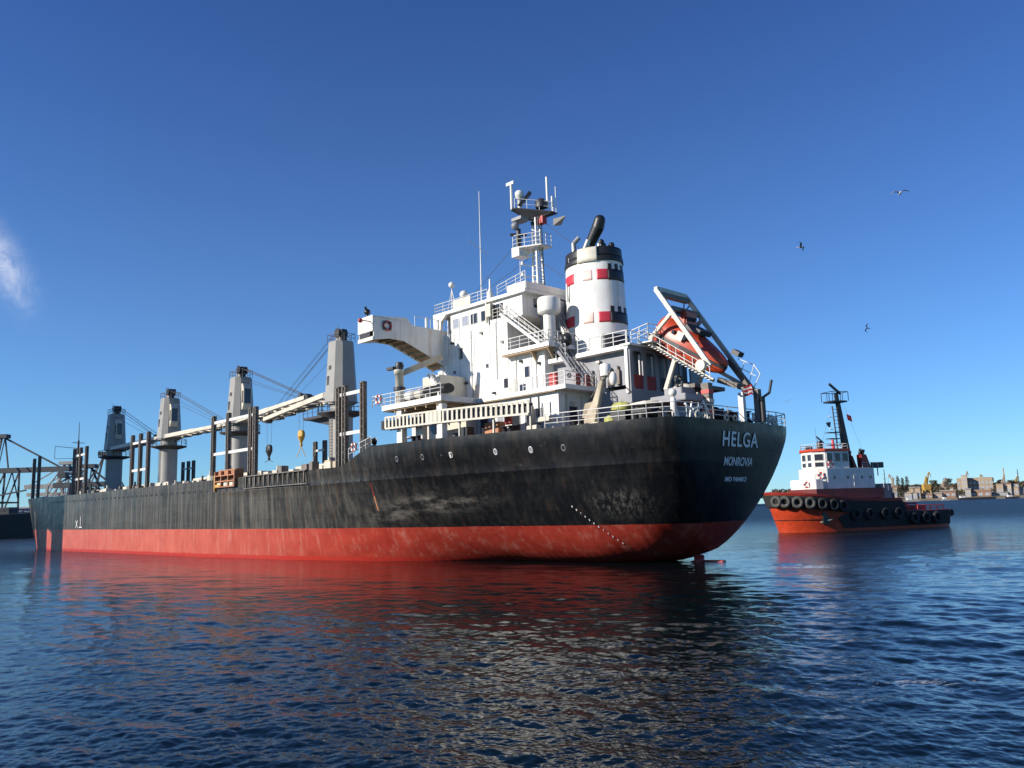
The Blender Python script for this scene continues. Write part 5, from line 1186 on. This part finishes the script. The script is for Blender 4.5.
b = MB(); b.tube((-6.2, 2.4, 3.5), (-6.2, 2.4, 6.5), .16); b.obox((-6.2, 2.4, 5.0), (.5, .5, 1.4)); TP('aft_light_post', 'dark', b)
def T(x, y, z): c, s_ = math.cos(TAZ), math.sin(TAZ); x *= .87; y *= .94; z *= .93; return Vector((TO[0]+c*x-s_*y, TO[1]+s_*x+c*y, z))
ring(T(6.9, 2.95, 10.35), 'Y', 'red and white life ring on the shaded side of the tug wheelhouse', .42, 'red', 'letter', rz=TAZ)
ring(T(8.8, 2.6, 8.7), 'Y', 'red and white life ring low on the white front of the tug deckhouse', .40, 'red', 'letter', rz=TAZ-.75)
ring(T(11.3, 1.95, 7.3), 'Y', 'red life ring on the low casing at the tug bow, furthest forward', .36, 'red', 'letter', rz=TAZ-.75)

# ------------------------------------------------------------------ gulls
def gull(loc, hd, bank, span, label, up_=.25, m1='white2', m2='grey'):
    e = empty('seagull', loc, hd, label, 'gull', 'gulls flying above the harbour')
    e.rotation_euler = (bank, 0, hd)
    b = MB(); k = span/1.3
    pts = [(.30, .012, .02), (.24, .045, .02), (.12, .07, .005), (-.05, .075, 0), (-.18, .045, .0), (-.26, .03, .0)]
    vs = []; n = 10
    for x, r, z in pts:
        for i in range(n): t = 2*math.pi*i/n; vs.append((x*k, r*k*math.cos(t), (z+r*.85*math.sin(t))*k))
    b.add(vs, [(q*n+i, q*n+(i+1) % n, (q+1)*n+(i+1) % n, (q+1)*n+i) for q in range(5) for i in range(n)], True); b.add(vs, [tuple(range(n))[::-1], tuple(range(5*n, 6*n))])
    b.sphere((.27*k, 0, .035*k), .05*k, 10, 8); b.prism([(-.22*k, -.02*k, 0), (-.22*k, .02*k, 0), (-.38*k, .07*k, 0), (-.38*k, -.07*k, 0)], (0, 0, .012*k)); b.tube((.30*k, 0, .03*k), (.36*k, 0, .02*k), .014*k, .004*k)
    b.build('gull_body', M[m1], e)
    for s_ in (1, -1):
        w = MB(); ys = (0, .22, .40, .65); zs_ = (.03, .03+up_*.55, .03+up_*.6, .03+up_*.1); le = (.11, .16, .12, -.06); te = (-.08, -.04, -.04, -.10)
        vs = [(l*k, s_*y*k, z*k) for y, z, l in zip(ys, zs_, le)]+[(t*k, s_*y*k, z*k) for y, z, t in zip(ys, zs_, te)]
        vs += [(x, y, z+.016*k) for x, y, z in vs]
        w.add(vs, [(i, i+1, i+5, i+4) for i in range(3)]+[(8+i+4, 8+i+5, 8+i+1, 8+i) for i in range(3)]+[(i, 8+i, 9+i, i+1) for i in range(3)]+[(4+i, 5+i, 13+i, 12+i) for i in range(3)]+[(3, 11, 15, 7)])
        w.build('wing', M[m2], e)
    return e
gull((29.8, 60, 27.15), math.radians(255), .05, 1.35, 'gull gliding with both wings spread, highest and rightmost in the sky')
gull((25.55, 70, 26.3), math.radians(15), 1.0, 1.2, 'gull banking steeply with one wing up, above the tug mast and left of the others', .5, 'white2', 'dark')
gull((39.6, 90, 23.1), math.radians(200), 1.2, 1.1, 'dark distant gull lowest of those over the tug', .5, 'grey', 'dark')
gull((33.4, 100, 16.4), math.radians(250), .3, 1.0, 'tiny pale gull just above the ship stern rail, left of the tug mast')

# ------------------------------------------------------------------ far shore on the right
def W(px, py, Z_):
    d = _r2*((px-512)/F_PX)-_u2*((py-384)/F_PX)+_f; t = Z_/d.y; return Vector((0, 0, CAM_H))+d*t
def mfoliage(name, c1, c2):
    m = mat(name, c1, .8, dirt=.5, dscale=.25); return m
M['leaf'] = mfoliage('dark_tree_foliage', (.062, .062, .036), 0); M['leaf2'] = mfoliage('olive_tree_foliage', (.13, .105, .060), 0); M['bark'] = mat('bark', (.10, .07, .05), .9)
M['soil'] = mat('shore_earth', (.20, .17, .11), .9, dirt=.35, dscale=.03); M['quay'] = mat('quay_concrete', (.20, .18, .15), .8, dirt=.25, dscale=.1)
M['beige'] = mat('beige_render', (.34, .26, .18), .8, dirt=.2, dscale=.08); M['tin'] = mat('pale_sheet_roof', (.36, .33, .29), .6, dirt=.2, dscale=.1); M['brick'] = mat('brown_brick', (.26, .15, .10), .85, dirt=.25, dscale=.2)
M['craney'] = mat('yellow_crane_paint', (.45, .27, .05), .6, dirt=.2, dscale=.2); M['cranew'] = mat('pale_crane_paint', (.42, .34, .25), .6, dirt=.2, dscale=.2); M['craneg'] = mat('grey_crane_steel', (.035, .04, .05), .6, dirt=.2, dscale=.2)
# low land with a rising back, following the shore
b = MB(); cols = []; g = random.Random(3)
for i, X_ in enumerate(range(500, 1500, 20)):
    Ys = (1330, 1331, 1400, 1480, 1560, 1640, 1800, 2200); Zs = (-2, 2.0, 4.0, 11, 19, 23, 24, 18)
    cols.append([(X_+g.uniform(-3, 3), y+15*math.sin(X_*.013), z+(g.uniform(-1.6, 1.6) if z > 6 else 0)) for y, z in zip(Ys, Zs)])
vs = [p for c in cols for p in c]; n = 8
b.add(vs, [(i*n+j, (i+1)*n+j, (i+1)*n+j+1, i*n+j+1) for i in range(len(cols)-1) for j in range(n-1)], True)
tag(b.build('shore_ground', M['soil']), 'low brown shore rising to a ridge across the harbour', 'ground', kind='structure')
b = MB()
for i in range(len(cols)-1): p, q_ = cols[i][1], cols[i+1][1]; b.beam((p[0], p[1]-3, .8), (q_[0], q_[1]-3, .8), 6, 2.6)
tag(b.build('quay', M['quay']), 'concrete quay edge along the far shore', 'quay', kind='structure')
# mass of trees on the ridge
def leaves(b, c, r, n, g_, sz, flat=1.0):
    for _ in range(n):
        u = g_.uniform(-1, 1); t = g_.uniform(0, 6.283); q_ = g_.random()**.4; s_ = math.sqrt(1-u*u)
        p = Vector((c[0]+r[0]*q_*s_*math.cos(t), c[1]+r[1]*q_*s_*math.sin(t), c[2]+r[2]*q_*u))
        a_ = Vector((g_.gauss(0, 1), g_.gauss(0, 1), g_.gauss(0, .6))).normalized()*sz*g_.uniform(.6, 1.3); d = a_.cross(Vector((g_.gauss(0, 1), g_.gauss(0, 1), g_.gauss(0, 1)))).normalized()*sz*g_.uniform(.5, 1)
        b.add([p-a_, p+d, p+a_, p-d], [(0, 1, 2, 3)])
b = MB(); b2 = MB(); g = random.Random(9)
for k in range(1500):
    X_ = g.uniform(540, 1350); y = g.uniform(1440, 1760); zb = float(np.interp(y, (1400, 1480, 1560, 1640, 1800), (4, 11, 19, 23, 24)))
    leaves(b if g.random() < .45 else b2, (X_, y, zb+g.uniform(2, 6.5)), (g.uniform(5, 10), 5, g.uniform(2.5, 4.5)), 26, g, 2.0)
tag(b.build('woodland', M['leaf']), 'dark trees and bushes covering the far ridge', 'trees', kind='stuff'); tag(b2.build('scrub', M['leaf2']), 'olive scrub and lighter bushes covering the far slope', 'bushes', kind='stuff')
def poplar(px, ytop, ybase, Z_, label, w=.28):
    p = W(px, ybase, Z_); h = W(px, ytop, Z_).z-p.z; e = empty('poplar_tree', p, 0, label, 'tree', 'poplars on the far shore')
    t = MB(); t.tube((0, 0, -6), (0, 0, h*.9), .7, .15, 7); t.build('trunk', M['bark'], e)
    c = MB(); g_ = random.Random(px); 
    for k in range(7): f_ = k/6; leaves(c, (0, 0, h*(.14+.76*f_)), (h*w*(.55+.5*math.sin(math.pi*(f_*.8+.15)))*.62,)*2+(h*.13,), 70, g_, .8)
    c.build('crown', M['leaf'], e)
poplar(899, 476, 492, 1480, 'left one of the slim dark poplars beside the pale yellow crane', .26); poplar(903.5, 478, 492, 1480, 'middle one of the slim dark poplars beside the pale yellow crane', .26); poplar(908, 476.5, 492, 1480, 'right one of the slim dark poplars beside the pale yellow crane', .26)
def roundtree(px, ytop, ybase, Z_, label, m='leaf'):
    p = W(px, ybase, Z_); h = W(px, ytop, Z_).z-p.z; e = empty('tree', p, 0, label, 'tree', 'single trees on the far ridge')
    t = MB(); t.tube((0, 0, -3), (0, 0, h*.55), h*.05, h*.03, 7)
    for a_ in range(4): t.tube((0, 0, h*.4), (h*.2*math.cos(a_*1.6), h*.2*math.sin(a_*1.6), h*.7), h*.02, h*.01, 5)
    t.build('trunk', M['bark'], e); c = MB(); g_ = random.Random(int(px))
    for k in range(7): leaves(c, (g_.uniform(-.25, .25)*h, g_.uniform(-.25, .25)*h, h*g_.uniform(.45, .85)), (h*.22, h*.22, h*.17), 60, g_, h*.06)
    c.build('crown', M[m], e)
roundtree(948, 477.5, 487, 1560, 'dark tree standing up from the ridge left of the long factory'); roundtree(934, 480, 489, 1560, 'low round tree on the ridge right of the yellow crane'); roundtree(1000, 479, 490, 1560, 'dark tree directly right of the long factory'); roundtree(1013, 479.5, 490, 1560, 'dark tree on the ridge near the right edge of the picture')
def fbox(name, label, cat, x0, x1, yt, yb, Z_, m, roof=None, depth=18, windows=0, group=None, wm='glassl', roofh=.0, rows=2):
    a_ = W(x0, yb, Z_); c_ = W(x1, yb, Z_); h = W((x0+x1)/2, yt, Z_).z-a_.z; w = c_.x-a_.x
    e = empty(name, ((a_.x+c_.x)/2, Z_, min(a_.z, 6)), -math.atan2(a_.x, Z_), label, cat, group); zb = -3
    h += a_.z-min(a_.z, 6)
    b = MB(); b.box(-w/2, w/2, 0, depth, zb, h); wl = b.build('wall', M[m], e)
    b = MB()
    if roofh: b.prism([(-w/2-.5, -1, h), (-w/2-.5, depth+1, h), (-w/2-.5, depth/2, h+roofh)], (w+1, 0, 0))
    else: b.box(-w/2-.4, w/2+.4, -.4, depth+.4, h, h+.6)
    b.build('roof', M[roof or 'tin'], e)
    for r_ in range(rows if windows else 0):
        for k in range(windows):
            b = MB(); cx = -w/2+w*(k+.5)/windows; ww = w/windows*.62; z0 = h*(.12+.8*r_/rows); b.box(cx-ww/2, cx+ww/2, -.15, .02, z0, z0+h*.8/rows*.55); b.build('window', M[wm], wl)
    return e
e = fbox('factory_building', 'long beige flat roofed factory with bands of windows on the far shore', 'factory', 960, 991.5, 478, 492, 1480, 'beige', 'beige', 40, 9, rows=3)
b = MB(); b.box(-26, -12, 5, 20, 24, 30); b.box(4, 14, 5, 20, 24, 29.5); b.box(20, 30, 8, 26, 24, 31); b.build('roof_house', M['cranew'], e)
fbox('factory_tower', 'narrow pale block with stepped top against the left end of the long factory', 'building', 963, 968, 475.5, 492, 1470, 'cranew', 'beige', 14, 2, rows=4)
sheds = [('tan block of flats on the ridge right of the long factory', 997, 1003, 484, 490, 'beige', 'beige', 0), ('low tan warehouse between the poplars and the yellow crane', 910, 920, 488, 494, 'beige', 'tin', 2), ('long brown shed left of the long factory', 941, 955, 491, 495, 'brick', 'tin', 2), ('tan house low on the slope behind the gabled hall', 1006, 1011, 484, 489, 'cranew', 'brick', 2),
         ('small white shed low on the quay under the factory', 966, 971, 489.5, 496, 'tin', 'tin', 2), ('brown warehouse with wide pale roof below the factory', 972, 990, 490, 496.5, 'brick', 'tin', 0),
         ('beige gabled hall near the right edge of the far shore', 1010, 1018.5, 487, 494.5, 'beige', 'tin', 5), ('pale hall at the very right edge of the far shore', 1019, 1030, 489, 495, 'tin', 'tin', 3),
         ('low grey shed between the factory and the gabled hall', 993, 1007, 492.5, 496.5, 'concrete', 'tin', 1.5), ('white house on the slope right of the yellow crane', 950.5, 953.5, 488, 492, 'tin', 'brick', 2),
         ('pale sheds at the waterline just behind the tug stern', 905, 917, 493, 499, 'tin', 'cranew', 2.5), ('small cream house above the water right of the tug', 935, 942, 493.5, 498, 'beige', 'tin', 2),
         ('low brick store on the quay below the yellow crane', 921, 932, 494, 498, 'brick', 'tin', 1.5), ('pale hut beside the left end of the moored barge', 955, 958.5, 494.5, 498.5, 'tin', 'tin', 1.2), ('cream two storey house on the slope left of the poplars', 893, 897, 487, 494, 'beige', 'brick', 2)]
for i, (lab, x0, x1, yt, yb, m_, r_, rh) in enumerate(sheds): fbox('shed' if 'shed' in lab or 'store' in lab or 'hut' in lab else 'building', lab, 'shed' if 'shed' in lab or 'store' in lab or 'hut' in lab else 'building', x0, x1, yt, yb, 1400, m_, r_, 14, 3, roofh=rh, rows=1)
def portal_crane(name, px, yb, Z_, h, label, m, jib=(18, 30), group='portal cranes on the far shore', legs=12, cab=1):
    p = W(px, yb, Z_); e = empty(name, (p.x, Z_, 2.5), 0, label, 'crane', group)
    b = MB(); l = legs/2
    for sx in (-1, 1):
        for sy in (-1, 1): b.beam((sx*l, sy*l, 0), (sx*l*.5, sy*l*.5, h*.42), 1.3)
    b.beam((-l, -l, h*.1), (l, -l, h*.1), 1); b.box(-l*.7, l*.7, -l*.7, l*.7, h*.40, h*.46); b.build('portal', M[m], e)
    b = MB(); b.box(-l*.75, l*.9, -4, 4, h*.46, h*.64); b.beam((0, 0, h*.6), (1.5, 0, h*.95), 2.6); b.beam((-4, 0, h*.6), (1.5, 0, h*.95), 1.2); mh = b.build('machine_house', M[m], e)
    b = MB(); b.beam((2, 0, h*.62), (jib[0], 0, jib[1]), 1.5); b.beam((1.5, 0, h*.95), (jib[0], 0, jib[1]), .6); b.beam((jib[0], 0, jib[1]), (jib[0]*1.4, 0, jib[1]*.85), 1.0); b.build('jib', M[m], mh)
    b = MB(); b.tube((jib[0]*1.4, 0, jib[1]*.85), (jib[0]*1.4, 0, jib[1]*.4), .2, n=4); b.build('hoist_wire', M['wire'], mh)
portal_crane('portal_crane', 893.5, 490, 1420, 40, 'pale portal crane with its jib folded up, left of the poplars', 'cranew', (-5, 44), legs=12)
portal_crane('portal_crane', 926.5, 490, 1420, 40, 'bright yellow portal crane with raised jib, right of the poplars', 'craney', (7, 46), legs=15)
portal_crane('portal_crane', 966, 488, 1560, 44, 'faint grey crane rising behind the left end of the factory', 'cranew', (5, 50), legs=10)
portal_crane('portal_crane', 1004.5, 488, 1500, 42, 'cream tower crane between the factory and the right edge', 'cranew', (1.5, 52), legs=14)
portal_crane('portal_crane', 943, 489, 1540, 34, 'thin cream crane between the yellow crane and the factory', 'cranew', (6, 38), legs=8)
portal_crane('portal_crane', 985, 487, 1600, 40, 'small yellow crane behind the roof of the long factory', 'craney', (-6, 44), legs=8)
portal_crane('portal_crane', 1016, 489, 1560, 34, 'thin ochre crane above the gabled hall near the right edge', 'craney', (5, 38), legs=8)
for px, yt, lab in ((1020.5, 469, 'tall dark mast near the right edge of the far shore'), (886.5, 469, 'thin dark mast left of the pale portal crane'), (1031, 474, 'dark mast just beyond the right edge')):
    if px > 1024: continue
    p = W(px, 497, 1380); h = W(px, yt, 1380).z; b = MB(); b.tube((0, 0, 0), (0, 0, h), 1.1, .5, 8); b.beam((-3, 0, h*.7), (3, 0, h*.7), .5); b.beam((-2, 0, h*.85), (2, 0, h*.85), .4)
    o = b.build('mast', M['craneg']); o.location = (p.x, 1380, 0); tag(o, lab, 'mast')
# boats and barges along the far quay
def barge(px0, px1, Z_, label, m='dark', hh=3.2, cab=True, cat='barge'):
    a_ = W(px0, 498, Z_).x; c_ = W(px1, 498, Z_).x; L_ = c_-a_; e = empty('moored_barge' if cat == 'barge' else 'small_boat', ((a_+c_)/2, Z_, 0), 0, label, cat)
    b = MB(); b.prism([(-L_/2, -3, hh), (-L_/2+2, -3, -1), (L_/2-3, -3, -1), (L_/2, -3, hh*1.15)], (0, 6, 0)); b.build('hull', M[m], e)
    b = MB(); b.box(-L_/2+3, -L_/2+3+min(8, L_*.3), -2, 2, hh, hh+3) if cab else b.box(-L_*.3, L_*.3, -2, 2, hh, hh+1); b.build('cabin', M['white2'], e)
    b = MB(); b.tube((-L_/2+5, 0, hh), (-L_/2+5, 0, hh+7), .15, n=5); b.build('mast', M['craneg'], e)
barge(958, 996, 1300, 'long dark barge moored in front of the factory'); barge(905, 919, 1290, 'pale low boat moored right of the tug stern', 'tin', 2.4); barge(941, 950, 1290, 'small grey boat between the pale boat and the long barge', 'concrete', 2.2, cat='boat'); barge(1006, 1019, 1300, 'dark workboat moored near the right edge', 'dark', 2.6)

# ------------------------------------------------------------------ container cranes, quay and moored ship on the left
b = MB(); b.box(-700, -232, 415, 700, -3, 2.6); tag(b.build('container_quay', M['quay']), 'concrete container quay behind the ship bow', 'quay', kind='structure')
b = MB(); b.box(-440, -232.5, 414.9-.6, 414.9, .2, 1.8); tag(b.build('quay_fender', M['rubber']), 'dark rubber fender band along the left quay', 'fender')
def sts(x, y, hl, hb, ap, out_, back, label, sc=1.0, m='craneg', up_=False):
    e = empty('container_crane', (x, y, 2.6), 0, label, 'crane', 'container cranes on the left quay')
    b = MB()
    for sx in (-9, 9):
        for sy in (0, 18): b.beam((sx*sc, sy, 0), (sx*sc*.85, sy, hb), 1.5*sc)
        b.beam((sx*sc, 0, hl), (sx*sc, 18, hl), 1.3*sc); b.beam((sx*sc, 0, 0), (sx*sc*.85, 18, hb), .6)
    for sy in (0, 18): b.beam((-9*sc, sy, hl), (9*sc, sy, hl), 1.6*sc); b.beam((-9*sc, sy, hl), (0, sy, hb), .9*sc); b.beam((9*sc, sy, hl), (0, sy, hb), .9*sc)
    p = b.build('portal_frame', M[m], e)
    b = MB()
    for s_ in (-1, 1): b.beam((s_*7*sc, 9, hb), (s_*1.5*sc, 9, ap), 1.2*sc); b.beam((s_*7*sc, 0, hb), (s_*1.5*sc, 9, ap), .8*sc)
    b.box(-5*sc, 5*sc, 7, 11, ap-.5, ap+1.5); b.build('apex_frame', M[m], e)
    b = MB()
    if up_: b.beam((8*sc, 9, hb), (12*sc, 9, hb+out_), 1.5); b.beam((-8*sc, 9, hb), (-back, 9, hb), 1.5)
    else: b.box(-back, out_, 7.5, 10.5, hb-1.3, hb+1.3); b.beam((0, 9, ap), (out_*.85, 9, hb+1), .8); b.beam((0, 9, ap), (-back*.9, 9, hb+1), .7)
    bo = b.build('boom', M[m], e)
    b = MB(); b.obox((out_*.9 if not up_ else -back*.5, 9, hb-3.2), (4, 4, 3)); b.build('trolley', M['dark'], bo)
    return e
sts(-268, 425, 14, 30.5, 48, 36, 60, 'tall dark container crane with lowered boom, at the left edge of the picture', .5)
sts(-236, 470, 10, 20, 41, 14, 14, 'grey crane with pointed lattice top, between the left edge crane and the ship bow', .75, up_=False)
sts(-222, 425, 10, 22, 31, 12, 18, 'small dark crane partly behind the grey posts at the ship bow', .7)
sts(-285, 520, 12, 26, 40, 20, 26, 'pale distant crane low behind the tall container crane', .9, 'concrete')
sts(-330, 600, 12, 24, 38, 20, 26, 'smallest distant crane at the far left behind the moored ship', .9, 'concrete')
e = empty('moored_ship', (-230, 300, 0), 0, 'black hulled ship moored at the left edge behind the big ship bow', 'ship')
b = MB(); b.prism([(-60, -9, 8.2), (-60, 9, 8.2), (50, 9, 8.2), (60.5, 0, 9.0), (50, -9, 8.2)], (0, 0, -10)); b.build('hull', M['black'], e)
b = MB(); b.box(-60, 45, -8.9, -8.7, 8.2, 9.2); b.box(-60, 45, 8.7, 8.9, 8.2, 9.2); b.box(-40, 40, -6, 6, 8.2, 10.2); b.build('deck_cargo', M['concrete'], e)
b = MB()
for x in (-30, -5, 20, 42): b.tube((x, 0, 8), (x, 0, 16), .5, .3, 8); b.beam((x, 0, 15), (x+12, 0, 17), .5)
b.rail([(45, -5, 9), (58, 0, 9.4)], 1.1, 2, .08, 2); b.box(44, 50, -3, 3, 8.2, 11); b.build('deck_gear', M['craneg'], e)
for i, (x, z, lab) in enumerate(((-214, 14, 'grey pile of cargo on the left quay nearest the ship bow'), (-300, 9, 'long grey transit shed on the left quay'))):
    pass
e = empty('transit_shed', (-300, 445, 2.6), 0, 'long grey transit shed on the left quay behind the cranes', 'shed')
b = MB(); b.box(-60, 62, 0, 25, 0, 9); b.build('wall', M['concrete'], e); b = MB(); b.prism([(-61, -1, 9), (-61, 26, 9), (-61, 12.5, 12)], (124, 0, 0)); b.build('roof', M['tin'], e)

# unseen stand-in tower, its legs and height shaped to shade bow and foremost crane
e = empty('shadow_tower', (-134, 132.4, 0), 0, 'unseen tall grey tower on open legs, added to shade the cargo ship bow', 'shadow caster')
b = MB(); b.box(1, 13, -9, 17, 28.0, 57); b.box(3, 11, -4, 8, 57, 62); b.build('tower', M['concrete'], e)
b = MB()
for y0, y1 in ((-9, -4), (.1, 7.6), (10.6, 13)): b.box(9.5, 13, y0, y1, -3, 28.0)
b.build('leg', M['concrete'], e)
b = MB(); b.box(-4, 16, -13, 21, -3, 1.8); b.build('pier', M['quay'], e)
b = MB()
for k in range(5):
    for j in range(4): b.box(2.5+j*2.6, 3.7+j*2.6, -9.06, -9.0, 28+k*5.5, 30+k*5.5)
b.build('window', M['glass'], e)
